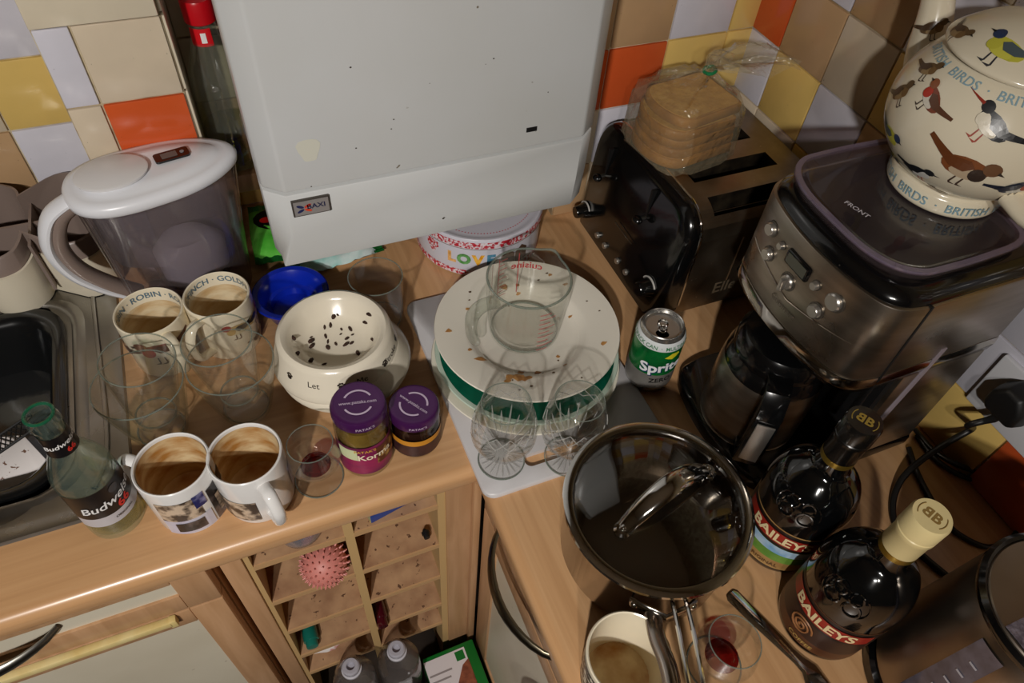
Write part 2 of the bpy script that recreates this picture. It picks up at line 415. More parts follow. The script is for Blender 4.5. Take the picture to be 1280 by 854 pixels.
# cream child-lock strip lying along the top of the door
a = ay(214, 770, FY); b = ay(0, 846, FY)
st = thing('edge_strip', 'yellowed cream plastic strip clipped along the top of the sink door', 'strip', (a.x-.32, FY-.004, zj-.016))
MB().box(0,.32,-.006,.0045,0,.013).build('strip', mat('aged_plastic',(226,208,150),.4,col2=(214,190,124),vscale=40), st, bevel=.002)
MB().box(.316,.325,-.006,.0045,-.004,.014).build('end_clip', mat('aged_plastic',(0,0,0)), st, bevel=.0015)
MB().box(-.84, -.17, FY+.06, FY+.075, 0, .1).build('plinth', BEECHV, u, smooth=False)

# ------------------------------------------------------------------ open rack between the cabinets
RY = .462
r_ = thing('storage_rack', 'beech open rack of dusty pigeonhole shelves below the worktop', 'rack', (0,0,0))
xl = ay(317, 712.6, RY).x; xd = ay(436, 690, RY).x; xr = ay(548, 640, RY).x
MB().box(xl-.034, xl-.008, RY, 1.0, .02, CT-.038).build('side_panel', BEECHV, r_, bevel=.001)
MB().box(xl-.008, xl, RY+.004, 1.0, .02, CT-.038).build('inner_side', mat('pale_board',(198,164,112),.6), r_, smooth=False)
MB().box(xd, xd+.013, RY+.004, .98, .06, CT-.038).build('divider', mat('pale_board',(0,0,0)), r_, smooth=False)
MB().box(xr, xr+.012, RY+.004, 1.0, .02, CT-.038).build('inner_side', mat('pale_board',(0,0,0)), r_, smooth=False)
MB().box(xl, xr, .98, .99, .02, CT-.038).build('back_panel', RACK, r_, smooth=False)
lz = [ay(317,712.6,RY).z, ay(340.4,757,RY).z, ay(360.5,792.5,RY).z, ay(376.7,822.8,RY).z]
rz = [ay(441,670.6,RY).z, ay(453.6,717,RY).z, ay(463,754.6,RY).z, ay(470.7,787.5,RY).z]
lz.append(lz[-1]-.1); rz.append(rz[-1]-.1); lz = [max(z,.03) for z in lz]
for z in lz:
    sh_ = MB().box(xl, xd, RY+.006, .98, z-.012, z).build('shelf', RACK, r_, smooth=False)
    MB().box(xl, xd, RY+.003, RY+.0065, z-.0105, z-.001).build('shelf_edge', mat('shelf_edge_board',(188,150,106),.6), sh_, smooth=False)
for z in rz:
    sh_ = MB().box(xd+.013, xr, RY+.006, .98, z-.012, z).build('shelf', RACK, r_, smooth=False)
    MB().box(xd+.013, xr, RY+.003, RY+.0065, z-.0105, z-.001).build('shelf_edge', mat('shelf_edge_board',(188,150,106),.6), sh_, smooth=False)
# filler post closing the corner
f_ = thing('corner_post', 'beech corner post between rack and drawer unit', 'post', (0,0,0))
MB().box(xr+.012, .197, RY, RY+.02, .0, CT-.038).build('panel', BEECHV, f_, smooth=False)
MB().box(.186, .198, RY-.012, RY, .0, CT-.038).build('trim_strip', BEECHV, f_, bevel=.002)

# ------------------------------------------------------------------ drawer unit facing the sink side
FX = .2
v_ = thing('base_cabinet', 'base cabinet with dark bow handles below the saucepan worktop', 'cabinet', (0,0,0))
MB().box(FX+.022, XR, -.6, .44, .1, CT-.038).build('carcass', BEECHV, v_, smooth=False)
MB().box(FX+.05, FX+.065, -.6, .45, 0, .1).build('plinth', BEECHV, v_, smooth=False)
d1 = framed('drawer_front', v_, -.05, .445, .745, .857, FX, .036, 'x')
d2 = framed('door', v_, -.05, .445, .12, .742, FX, .05, 'x')
framed('door', v_, -.59, -.053, .12, .742, FX, .05, 'x'); framed('drawer_front', v_, -.59, -.053, .745, .857, FX, .036, 'x')
h0 = ax(621, 650, FX-.005); h1 = ax(690, 790, FX-.005)
bow('handle', d1, (FX+.001, .385, .80), (FX+.001, .2, .80), (-.042, 0, 0), .0062, DARKMETAL)
bow('handle', d2, (FX+.001, .19, .66), (FX+.001, .19, .5), (-.042, 0, 0), .0062, DARKMETAL)

# ------------------------------------------------------------------ ledge in the recess beside the boiler
tag(MB().box(-.04, .03, .93, YB, 1.0, 1.03).build('wall_ledge', mat('ledge_wood', (120,90,60), .6), bevel=.002), 'small brown ledge in the tiled recess beside the boiler', 'ledge')

# ------------------------------------------------------------------ boiler
bo = thing('wall_boiler', 'white enamelled wall boiler with a scuffed lower flap', 'boiler', (0,0,1.1))
BX0, BX1, BY = .012, .407, .64
def bout(y0, z, taper=0): return [(BX0+.004, YB-.1, z), (BX0, y0+.035, z), (BX0+.001+taper*.2, y0+.018, z), (BX0+.022-taper, y0, z), (BX1-.022, y0, z), (BX1, y0+.018, z), (BX1, YB-.1, z)]
zc = 1.204 - 1.1; zb = 1.1 - 1.1
MB().loft([bout(BY, zc+.003), bout(BY, .75)]).build('front_cover', BOILER, bo, bevel=.003, bang=25)
m = MB().loft([bout(BY+.006, zb, .018), bout(BY+.002, zb+.045, .002), bout(BY+.001, zc-.001)])
m.build('lower_flap', BOILER, bo, bevel=.002, bang=50)
MB().box(.045, .39, YB-.1, YB-.002, .03, .74).build('back_box', mat('boiler_grey',(150,150,150),.5), bo, smooth=False)
pa = ay(363, 252, BY); pb = ay(411, 243, BY); pc = ay(367.5, 271.5, BY)
bd = MB().box(pa.x, pb.x, BY-.0015, BY+.004, pc.z-1.1, pa.z-1.1).build('badge', mat('badge_dark',(92,86,80),.4,.6), bo, bevel=.0006)
bp = MB().box(pa.x+.0018, pb.x-.0018, BY-.0022, BY, pc.z-1.1+.0018, pa.z-1.1-.0018).build('plate', mat('badge_silver',(176,172,170),.35,.5), bd, smooth=False)
cz = (pa.z+pc.z)/2 - 1.1
letters('lettering', 'BAXI', .0085, mat('navy_ink',(30,34,70),.5), bd, on_plane((pb.x-.0155, BY-.0026, cz+.001), (1,0,0), (0,0,1)), .02, 1.1)
for k, (dx, dz, c, rot) in enumerate(((-.004,.0028,(28,34,80),-.45),(.004,.0028,(196,60,44),.45),(-.004,-.0028,(28,34,80),.45),(.004,-.0028,(206,70,40),-.45))):
    vs, fs = patch(ell(pa.x+.0125+dx, cz+dz, .0042, .0017, rot), lambda x, y: (x, BY-.0026, y)); MB().add(vs, fs).build('emblem', mat('emblem_%d' % k, c, .5), bd, smooth=False)
sl = ay(664.5, 161.5, BY); MB().box(sl.x-.0065, sl.x+.0065, BY-.0008, BY+.002, sl.z-1.1-.0028, sl.z-1.1+.0028).build('slot', BLACKM, bo, smooth=False)  # no hole cut: a thin black box whose colour stands in for the slot's shade
MB().tube([(.33,.7,0),(.33,.7,.03)], .008, 12).build('drain_pipe', mat('copper',(180,110,70),.35,1), bo)
MB().tube([(.2,.75,-.0),(.2,.75,.03)], .011, 12).build('gas_pipe', mat('copper',(0,0,0)), bo)
yst = ay(386, 188, BY); MB().add(*patch([(yst.x+.011*math.cos(t)*(1+.25*math.sin(3*t)), yst.z-1.1+.016*math.sin(t)*(1+.2*math.cos(2*t))) for t in [2*PI*i/16 for i in range(16)]], lambda x,y: (x,BY-.0003,y))).build('yellow_stain', mat('yellow_stain',(206,205,192),.4), bo, smooth=False)
for u, v, r in ((438,84,.0016),(492,149,.0014),(489,161,.0013),(445,185,.0015),(617,73,.0015),(537,104,.0008),(685,115,.0012),(554,273,.0022),(389,233,.0013),(607,80,.0008)):
    q = ay(u, v, BY); MB().add(*patch(ell(q.x, q.z-1.1, r*.65, r*.55, 0, 8), lambda x,y: (x,BY-.0004,y))).build('chip_mark', mat('chip_dark',(60,52,44),.7), bo, smooth=False)
# ================================================================== sink
SKX0, SKX1, SKY0, SKY1 = -1.28, -.217, .516, .99
scx, scy, shx, shy = (SKX0+SKX1)/2, (SKY0+SKY1)/2, (SKX1-SKX0)/2, (SKY1-SKY0)/2
bcx, bcy, bhx, bhy = -.505, .728, .222, .16
si = thing('sink', 'stainless steel inset sink with moulded drainer rim', 'sink', (0,0,CT))
m = MB()
m.loft([rrect(scx,scy,shx,shy,.012,.0005), rrect(scx,scy,shx-.002,shy-.002,.012,.0045), rrect(scx,scy,shx-.012,shy-.012,.012,.0045), rrect(scx,scy,shx-.018,shy-.018,.012,.0025),
        rrect((scx+bcx*3)/4,bcy,bhx+.045,bhy+.028,.07,.0025), rrect(bcx,bcy,bhx+.022,bhy+.014,.06,.002), rrect(bcx,bcy,bhx+.012,bhy+.008,.06,.0055),
        rrect(bcx,bcy,bhx+.004,bhy+.002,.055,.004), rrect(bcx,bcy,bhx,bhy,.055,-.006), rrect(bcx,bcy,bhx-.015,bhy-.015,.055,-.15), rrect(bcx,bcy,bhx-.04,bhy-.04,.04,-.165)], False, True)
m.build('basin', SINK, si, ang=60)
gx = az(128, 470).x
MB().tube(cr([Vector((p.x,p.y,.0034)) for p in (az(117,372),az(122,420),az(128,470),az(134,530),az(133,575),az(118,612))],5), .0032, 8, flat=(.6,1)).build('drainer_ridge', SINK, si)
wb = thing('washing_up_bowl', 'glossy black plastic washing-up bowl set in the sink', 'bowl', (bcx, bcy, CT-.15))
L = []
for hx_, hy_, z, r in ((bhx-.055,bhy-.05,0,.04),(bhx-.012,bhy-.012,.142,.05),(bhx-.004,bhy-.004,.152,.055),(bhx-.004,bhy-.004,.157,.055),(bhx-.01,bhy-.01,.159,.052),(bhx-.02,bhy-.02,.156,.05),(bhx-.026,bhy-.025,.148,.05),(bhx-.062,bhy-.058,.006,.04)):
    L.append(rrect(0,0,hx_,hy_,r,z))
MB().loft(L).build('bowl', mat('black_bowl_plastic',(16,17,18),.22,coat=.3), wb, ang=60)
MB().loft([rrect(.0,.01,bhx-.05,bhy-.05,.045,.07), rrect(.0,.01,bhx-.046,bhy-.047,.045,.074)]).build('dishwater', mat('dishwater',(34,35,36),.12,coat=.6,bump=.4,bscale=30), wb)
tr = thing('baking_sheet', 'pale stained sheet leaning in the black washing-up bowl', 'tray', (0,0,0))
q = [az(0,548,.88), az(30,545,.885), az(58,575,.885), az(54,598,.87), az(0,628,.86)]
q = [az(-60,570,.88)] + q + [az(-60,650,.86)]
MB().loft([[tuple(p) for p in q], [(p.x,p.y,p.z+.003) for p in q]]).build('sheet', mat('stained_white',(214,208,206),.5,specks=(110,80,64),sscale=120,sthr=.66), tr, bevel=.001)
sp = thing('mesh_strainer', 'black mesh strainer resting across the washing-up bowl', 'strainer', (0,0,0))
a, b = az(48,522,.905), az(-30,575,.895); d = (b-a).normalized(); nrm = Vector((-d.y, d.x, 0))
MB().tube([a - d*.02, a, a + d*.02], [.004,.006,.004], 8).build('handle', BLACKM, sp)
mm = MB()
for i in range(14):
    for s in (1,-1):
        p = a + d*(.008+.0065*i); mm.tube([p - nrm*.011*s + d*.008, p + nrm*.011*s - d*.004], .0008, 5)
mm.tube([a-nrm*.012+d*.005, b-nrm*.012], .0018, 6); mm.tube([a+nrm*.012+d*.005, b+nrm*.012], .0018, 6)
mm.build('mesh', BLACKM, sp)

# ================================================================== cutlery caddy
ca = thing('cutlery_caddy', 'scalloped cream cutlery drainer with taupe inner cups beside the water jug', 'drainer', (-.289, .947, CT+.004))
circ = [(-.05,-.028,.046), (.046,-.026,.044), (-.05,.03,.046), (.046,.03,.044), (-.14,-.028,.046), (-.14,.03,.046)]
def scal(ox, grow, z, n=160):
    o = []
    for i in range(n):
        t = 2*PI*i/n; dx, dy = math.cos(t), math.sin(t); best = 0
        for cx, cy, r in circ:
            cx -= ox; b_ = dx*cx + dy*cy; dsc = b_*b_ - (cx*cx+cy*cy-(r+grow)**2)
            if dsc > 0: best = max(best, b_ + math.sqrt(dsc))
        o.append((ox+dx*best, dy*best, z))
    return o
OX = -.045
TAUPE = mat('taupe_plastic', (128,112,104), .35)
def wv(loop, amp):
    o = []
    for x,y,z in loop:
        ds = sorted(math.hypot(x-cx,y-cy) for cx,cy,_ in circ); o.append((x,y,z + amp*max(0,1-(ds[1]-ds[0])/.035) + amp*1.2*(y/.06)))
    return o
MB().loft([scal(OX,-.006,0), scal(OX,-.002,.02), scal(OX,0,.055), wv(scal(OX,.001,.082),.006), wv(scal(OX,-.003,.082),.006), scal(OX,-.004,.05), scal(OX,-.009,.004)]).build('outer_shell', mat('ivory_plastic',(222,212,190),.35), ca, ang=60)
MB().loft([scal(OX,-.0045,.03), wv(scal(OX,-.0035,.112),.008), wv(scal(OX,-.007,.114),.008), scal(OX,-.008,.085), scal(OX,-.009,.02)]).build('inner_cup', TAUPE, ca, ang=60)
m = MB()
for x0, y0, x1, y1 in ((-.002,-.055,-.002,.058), (-.14,0,.088,0), (-.097,-.055,-.097,.058)):
    w_ = .0018
    if x0 == x1: m.box(x0-w_, x0+w_, y0, y1, .02, .104)
    else: m.box(x0, x1, y0-w_, y0+w_, .02, .1)
m.build('divider', TAUPE, ca, smooth=False)

# ================================================================== water filter jug
pj_ = thing('water_filter_jug', 'smoky clear water filter jug with white lid and looped handle', 'jug', (-.107, .838, CT), math.radians(11))
def tear(hx_, hy_, z, sp_=0, n=56, cx=0):
    o = []
    for i in range(n):
        t = 2*PI*i/n; c, s = math.cos(t), math.sin(t)
        x = hx_*math.copysign(abs(c)**.82, c); y = hy_*math.copysign(abs(s)**.82, s)*(1 - .14*c - .16*max(0,c)**3)
        o.append((cx + x + sp_*max(0,c)**6, y, z))
    return o
SMOKE = thin('smoky_plastic', (.9,.875,.88), (.55,.5,.53), .06, .8, haze=.07, hazecol=(160,148,148))
MB().loft([tear(.076,.043,.002), tear(.08,.046,.012), tear(.09,.05,.12), tear(.097,.053,.215,.006), tear(.094,.05,.215,.006), tear(.087,.047,.12), tear(.077,.043,.014)], True, True).build('body', SMOKE, pj_, ang=60)
WHT = mat('jug_lid_white', (222,223,228), .3)
MB().loft([tear(.098,.054,.214,.006), tear(.101,.057,.217,.004), tear(.1015,.0575,.225,.005), tear(.098,.0545,.2305,.004), tear(.09,.048,.232,.003), tear(.08,.04,.2322,.004), tear(.077,.037,.2352,.003), tear(.05,.025,.2358,0)]).build('lid', WHT, pj_, ang=70)
MB().lathe([(0,.0),(.030,.0),(.033,.002),(.034,.0055),(.032,.0068),(0,.005)], 36).map(lambda p: Vector((p.x*1.25-.042, p.y, p.z+.2355))).build('filling_flap', mat('flap_white',(214,212,212),.35), pj_)
m_ = MB().loft([rrect(.03,.004,.021,.0095,.004,.2365), rrect(.03,.004,.021,.0095,.004,.2392)]).build('change_indicator', BLACK, pj_)
MB().loft([rrect(.027,.004,.0095,.0055,.001,.2393), rrect(.027,.004,.0095,.0055,.001,.2397)]).build('screen', mat('indicator_lcd',(96,92,88),.3), m_)
MB().lathe([(0,.2393),(.0026,.2393),(.0026,.24),(0,.24)], 14, (.043,.004,0)).build('button', mat('button_grey',(130,132,136),.4), m_)
hp = cr([(-.092,0,.222),(-.125,0,.205),(-.142,0,.165),(-.135,0,.12),(-.11,0,.08),(-.082,0,.05)], 6)
n_ = len(hp)
MB().tube(hp, [.013+.003*math.sin(PI*i/(n_-1)) for i in range(n_)], 14, flat=(.5,1)).build('handle', WHT, pj_)
ip = [(p.x+.011, p.y, p.z-.003) for p in hp[2:]]
MB().tube(ip, .0135, 12, flat=(.85,1.0)).build('handle_grip', TAUPE, pj_)
fn_ = thin('frosted_funnel', (.8,.8,.84), (.6,.6,.66), .2, .5, haze=.2, hazecol=(192,188,196))
MB().loft([tear(.084,.046,.205), tear(.08,.044,.12), tear(.055,.036,.1,cx=.012), tear(.05,.034,.055,cx=.012), tear(.046,.031,.05,cx=.012)], False, True).build('funnel', fn_, pj_, ang=60)
MB().loft([tear(.045,.03,.056,cx=.012), tear(.047,.032,.1,cx=.012), tear(.03,.024,.118,cx=.012)]).build('filter_cartridge', mat('cartridge_white',(206,202,210),.5), pj_, ang=60)
MB().loft([tear(.073,.04,.006), tear(.075,.042,.03)]).build('water', thin('clear_water',(.94,.95,.96),(.8,.82,.84),.01), pj_, ang=60)

# ================================================================== bottle with a red cap on the ledge
bt = thing('spirit_bottle', 'clear glass bottle with a red cap in the recess beside the boiler', 'bottle', (-.002, .978, 1.03))
CLEARB = thin('bottle_glass', (.96,.97,.95), (.6,.64,.58), haze=.06, hazecol=(170,176,164), base=.08)
MB().lathe(crp([(0,.002),(.033,.001),(.036,.006),(.036,.09),(.036,.12),(.033,.145),(.024,.17),(.0175,.19),(.0165,.215)],5) + [(.0145,.215),(.0155,.19)] + crp([(.0225,.168),(.031,.143),(.034,.12),(.034,.01),(0,.008)],4), 40).build('body', CLEARB, bt)
MB().lathe([(0,.238),(.0185,.238),(.0198,.235),(.0198,.21),(.0175,.208)], 28).build('cap', mat('red_cap',(190,14,26),.3), bt)
MB().lathe([(0,.012),(.0335,.012),(.0335,.06),(0,.06)], 30).build('liquid', thin('yellow_liquid',(.8,.8,.4),(.55,.55,.2),.02), bt)
a_ = math.atan2(-.968, .006) - .35
lb = band(.0176,.182,.0168,.205,a_-.8,a_+.8,14,.0012).build('neck_label', mat('red_label',(206,20,30),.4), bt)
band(.0174,.187,.0168,.2,a_+.05,a_+.4,6,.002).build('neck_print', mat('white_print',(232,230,228),.5), lb)

# ================================================================== mugs
def mug_prof(R, h, Rb=None, t=.0035, foot=.004):
    Rb = Rb or R*.98
    return [(0,.003),(Rb-.006,.003),(Rb-.004,0),(Rb-.001,.001),(Rb,.006),(R,h-.004),(R-.0005,h-.001),(R-t*.5,h),(R-t+.0004,h-.001),(R-t,h-.004),(Rb-t,.012),(Rb-t-.008,.007),(0,.006)]
def mug_handle(R, a, z0, z1, out, r, m, parent, flat=(1,1.5)):
    d = Vector((math.cos(a), math.sin(a), 0)); k = R - .002
    pts = cr([d*k + Vector((0,0,z1)), d*(k+out*.6) + Vector((0,0,z1+.004)), d*(k+out) + Vector((0,0,z1-.014)), d*(k+out) + Vector((0,0,(z0+z1)/2)), d*(k+out*.75) + Vector((0,0,z0+.01)), d*k + Vector((0,0,z0))], 5)
    return MB().tube(pts, r, 12, flat=flat).build('handle', m, parent)
WMUG = mat('white_mug_glaze', (228,226,224), .16, coat=.4)
STAIN = mat('tea_stain', (220,196,152), .3, col2=(172,120,60), vscale=26, stretch=(1,1,2.2), lo=.38, hi=.66)
STAINL = mat('light_tea_stain', (224,206,170), .25, col2=(190,150,96), vscale=22, stretch=(1,1,2.5), lo=.42, hi=.72)
def mug(label, pos, R, h, glaze, stain, ha, Rb=None, group=None, hz=(.018,.078), out=.03, fill=.95):
    t_ = thing('mug', label, 'mug', pos, 0, group); Rb = Rb or R*.98
    MB().lathe(mug_prof(R, h, Rb), 56).build('body', glaze, t_)
    rr = lambda z: (Rb + (R-Rb)*z/h) - .0039
    MB().lathe([(rr(h*fill), h*fill), (rr(.014), .014), (Rb-.0135, .0085), (0,.0068)], 48).build('stained_inside', stain, t_)
    mug_handle(R, ha, hz[0], hz[1], out, .0048, glaze, t_)
    return t_
def cam_a(p): return math.atan2(-p[1], -p[0])
def photo(name, t_, R, a0, a1, z0, z1, m): return band(R, z0, R, z1, a0, a1, 8, .0005).build(name, m, t_, smooth=False)
PH1 = mat('cat_photo_tabby', (70,58,50), .3, col2=(206,184,160), vscale=70, lo=.42, hi=.58)
PH2 = mat('cat_photo_dark', (30,26,28), .3, col2=(120,104,100), vscale=46, lo=.45, hi=.7)
PH3 = mat('cat_photo_blue', (24,34,96), .3, col2=(150,150,190), vscale=40, lo=.45, hi=.62)
PH4 = mat('photo_lilac', (188,184,206), .3, col2=(206,204,216), vscale=30)
p1 = az(213, 579, CT+.094); p1.z = CT
m1 = mug('white mug printed with cat photos, tea stained inside, by the beer bottle', p1, .041, .094, WMUG, STAIN, PI*.82)
ac = cam_a(p1)
photo('photo_print', m1, .041, ac-1.0, ac+.12, .036, .074, PH1); photo('photo_print', m1, .0412, ac-.02, ac+.3, .052, .076, PH3)
photo('photo_print', m1, .041, ac-1.0, ac+.3, .006, .036, PH4); photo('photo_print', m1, .0416, ac-.7, ac+.05, .012, .031, PH2)
photo('photo_print', m1, .041, ac+.38, ac+1.9, .006, .07, PH2); photo('photo_print', m1, .0415, ac+.55, ac+1.2, .016, .05, PH1)
p2 = az(305, 566, CT+.094); p2.z = CT
m2 = mug('white mug with a photo strip and its handle over the worktop edge', p2, .041, .094, WMUG, STAIN, -PI/2+.28)
ac = cam_a(p2)
photo('photo_print', m2, .041, ac-1.5, ac-.25, .012, .052, PH1); photo('photo_print', m2, .041, ac+1.05, ac+1.5, .02, .06, PH4)
p3 = az(185, 388, CT+.09); p3.z = CT
INK = mat('blue_grey_ink', (96,122,138), .4)
m3 = mug('cream mug with blue ROBIN lettering inside the rim and a robin painted on it', p3, .043, .09, CREAM, STAINL, -PI/2+.36, .041, fill=.76)
letters('rim_lettering', 'ROBIN · ROBIN · ROBIN', .0135, INK, m3, on_cyl(.0392, .0795, PI/2+.1, .0006, True), .01)
p4 = az(270, 367, CT+.09); p4.z = CT
m4 = mug('cream mug with blue GOLDFINCH lettering inside the rim and finches painted on it', p4, .043, .09, CREAM, STAINL, -PI*.72, .041, fill=.76)
letters('rim_lettering', 'GOLDFINCH · GOLDFINCH', .0135, INK, m4, on_cyl(.0392, .0795, PI/2+.05, .0006, True), .01)
# ------------------------------------------------------------------ painted birds
def BC(n, c): return mat('paint_'+n, c, .3)
BIRDS = {
 'robin': dict(body=(128,66,44), belly=(214,206,190), breast=(178,48,26), wing=(96,62,44), head=(140,82,50), beak=(50,40,34), leg=(70,56,44)),
 'tit': dict(body=(196,190,70), belly=(206,200,80), breast=(196,190,70), wing=(80,92,96), head=(48,60,90), beak=(30,30,30), leg=(60,60,64)),
 'puffin': dict(body=(34,36,40), belly=(214,212,206), breast=(214,212,206), wing=(28,30,34), head=(34,36,40), beak=(60,60,64), leg=(176,70,40)),
 'sparrow': dict(body=(128,74,40), belly=(190,168,140), breast=(58,46,40), wing=(104,58,30), head=(112,78,54), beak=(60,50,44), leg=(80,60,50)),
 'wader': dict(body=(34,34,36), belly=(222,212,190), breast=(222,212,190), wing=(28,28,30), head=(30,30,32), beak=(150,50,34), leg=(170,84,70)),
 'brown': dict(body=(104,80,52), belly=(150,124,86), breast=(120,92,58), wing=(78,58,40), head=(98,76,50), beak=(40,34,30), leg=(60,48,40)),
 'swallow': dict(body=(40,48,66), belly=(200,196,186), breast=(150,60,40), wing=(34,40,56), head=(38,46,62), beak=(30,30,34), leg=(60,56,54)),
 'finch': dict(body=(180,150,96), belly=(216,200,160), breast=(196,160,90), wing=(34,30,30), head=(150,40,34), beak=(200,180,150), leg=(110,90,70)),
}
def bird(parent, kind, fn, s, mirror=1, rot=0, cuts=2, name='bird_print', beak=1.0):
    c = BIRDS[kind]; ca_, sa_ = math.cos(rot), math.sin(rot)
    layers = [('leg', [(-.02,-.2),(.01,-.2),(.0,-.5),(.16,-.52),(.0,-.56),(-.04,-.5)]), ('leg', [(.13,-.18),(.16,-.18),(.17,-.46),(.3,-.48),(.16,-.52),(.13,-.46)]),
      ('wing', [(-.3,.02),(-.36,.1),(-.98,.2),(-1.0,.1),(-.4,-.1)]), ('body', ell(-.02,0,.48,.25,.22)), ('belly', ell(.08,-.1,.34,.15,.25)),
      ('breast', ell(.28,-.02,.17,.17,.3)), ('head', ell(.42,.24,.18,.155,.1)), ('beak', [(.56,.27),(.56,.19),(.56+.2*beak,.21)]), ('wing', [(.14,.1),(-.02,.2),(-.4,.1),(-.66,-.0),(-.3,-.12),(.0,-.08)])]
    root = None
    for i, (k, poly) in enumerate(layers):
        def f(x, y, i=i):
            x, y = x*s*mirror, y*s; return fn(x*ca_-y*sa_, x*sa_+y*ca_, .0005+.00012*i)
        vs, fs = patch(poly, f, cuts)
        o = MB().add(vs, fs).build(name if i == 3 else k+'_paint', BC(kind+k, c[k]), parent, smooth=False)
        if i == 0: grp = []
        grp.append(o)
    r3 = grp[3]
    if parent.parent is None:
        for o in grp:
            if o is not r3: o.parent = r3
    return r3
def fcyl(R, z, a): return lambda x, y, off: ((R+off)*math.cos(a+x/R), (R+off)*math.sin(a+x/R), z+y)
ac = cam_a(p3); bird(m3, 'robin', fcyl(.0425, .056, ac-.2), .048, -1, .1)
bird(m3, 'robin', fcyl(.0425, .05, ac-1.5), .034, -1)
ac = cam_a(p4); bird(m4, 'finch', fcyl(.0425, .056, ac+.25), .034, -1); bird(m4, 'finch', fcyl(.0425, .055, ac+1.0), .032, 1); bird(m4, 'brown', fcyl(.0425,.02,ac+.9), .022, 1)

# ================================================================== nested tumblers
def glass_t(R, Rb, h, t=.0022, base=.008):
    return [(0,.001),(Rb-.003,0),(Rb,.003),(Rb+(R-Rb)*.35, h*.3),(R-.0006,h*.92),(R,h-.001),(R-t*.5,h),(R-t,h-.001),(R-t-.0006,h*.92),(Rb+(R-Rb)*.35-t,h*.3),(Rb-t-.001,base+.002),(0,base)]
def ring(r, z, t, n=56): return MB().tube([(r*math.cos(2*PI*i/n), r*math.sin(2*PI*i/n), z) for i in range(n)] , t, 6, caps=False).add([],[])
def rim_ring(r, z, t): return MB().lathe([(r+t*math.cos(2*PI*k/8), z+t*math.sin(2*PI*k/8)) for k in range(9)], 64)
def tumbler(label, pos, R, Rb, h, gm, tilt=None, name='tumbler'):
    o = thing(name, label, 'glass', pos)
    if tilt: o.rotation_euler = tilt
    MB().lathe(glass_t(R,Rb,h), 56).build('body', gm, o)
    rim_ring(R-.0011, h-.0004, .0009).build('rim', RIMG, o); rim_ring(Rb-.003, .007, .0012).build('base_ring', RIMG, o)
    return o
gl = az(171, 479.5, 1.0); gl.z = CT
tumbler('wide clear tumbler beside the sink edge holding a smaller tumbler', gl, .052, .031, .1, GLASSG)
tumbler('smaller clear tumbler leaning inside the wide one beside the sink edge', (gl.x+.002, gl.y, CT+.031), .041, .026, .11, GLASS, (0, .1, 0))
gr = az(287, 451, 1.0); gr.z = CT
tumbler('wide clear tumbler beside the cream pet bowls holding a smaller tumbler', gr, .052, .031, .1, GLASSG)
tumbler('smaller clear tumbler inside the wide one beside the cream pet bowls', (gr.x-.002, gr.y+.001, CT+.031), .041, .026, .11, GLASS, (0,-.03,0))
gb = az(469, 345, .992); gb.z = CT
tumbler('straight clear tumbler behind the pet bowls near the boiler', gb, .038, .033, .092, GLASS)

# ================================================================== beer bottle
pb_ = Vector((-.238, .512, CT)); be = thing('beer_bottle', 'green-tinged glass beer bottle with black labels beside the sink', 'bottle', pb_)
BG = thin('pale_green_bottle', (.95,.985,.965), (.6,.8,.72), .03, 1.0, haze=.035, hazecol=(176,204,198))
prof = crp([(0,.003),(.026,.001),(.0305,.006),(.031,.05),(.031,.1),(.0295,.115),(.022,.135),(.0155,.152),(.0138,.17),(.0132,.19)],5) + [(.0132,.192),(.0152,.194),(.0152,.2),(.0138,.203),(.0142,.208),(.0125,.21),(.0105,.208),(.0105,.19),(.0115,.17),(.0133,.151)] + crp([(.02,.134),(.0272,.114),(.0288,.1),(.0288,.008),(0,.006)],4)
MB().lathe(prof, 44).build('body', BG, be)
ac = cam_a(pb_) + .05; BLK = mat('black_label',(18,16,18),.35); WL = mat('white_ink',(226,226,226),.5); RL = mat('red_ink',(206,44,34),.5)
lb = band(.0312,.052,.0312,.1,ac-1.35,ac+1.35,30).build('label', BLK, be)
band(.0312,.034,.0312,.052,ac-1.35,ac+1.35,30).build('label_foot', mat('silver_label',(186,184,190),.35), be)
letters('lettering', 'Budweiser', .0175, WL, lb, (lambda f: lambda x,y: f(x+.3*y,y))(on_cyl(.0318,.073,ac+.2,.0004,tilt=.12)), .015)
letters('lettering', '66', .0165, RL, lb, on_cyl(.0318,.06,ac+.42,.0004,tilt=.1), .03)
letters('lettering', 'ORIGINAL', .005, BLK, lb, on_cyl(.0318,.0435,ac+.25,.0004), .01)
MB().add(*patch(ell(0,0,.006,.006), lambda x,y: on_cyl(.0318,.089,ac+.35,.0003)(x,y))).build('crest', mat('grey_crest',(60,58,60),.5), lb, smooth=False)
nb = MB().lathe([(.0156,.154),(.0146,.164),(.0141,.184)], 32, a0=0).map(lambda p: p).build('neck_label', BLK, be)
letters('lettering', 'Budweiser', .0095, WL, nb, (lambda f: lambda x,y: f(x+.3*y,y))(on_cyl(.0151,.172,ac+.1,.0006,tilt=.1)), .015)
letters('lettering', '66', .0095, RL, nb, on_cyl(.0154,.162,ac+.3,.0006,tilt=.1), .03)
rim_ring(.0128,.209,.0017).build('lip', thin('green_lip',(.45,.75,.6),(.2,.5,.36),.02,1.0,haze=.3,hazecol=(40,130,96)), be)
MB().lathe([(0,.008),(.0282,.008),(.0282,.018),(0,.018)], 36).build('beer_dregs', thin('beer_dregs',(.86,.82,.5),(.7,.66,.36),.02), be)

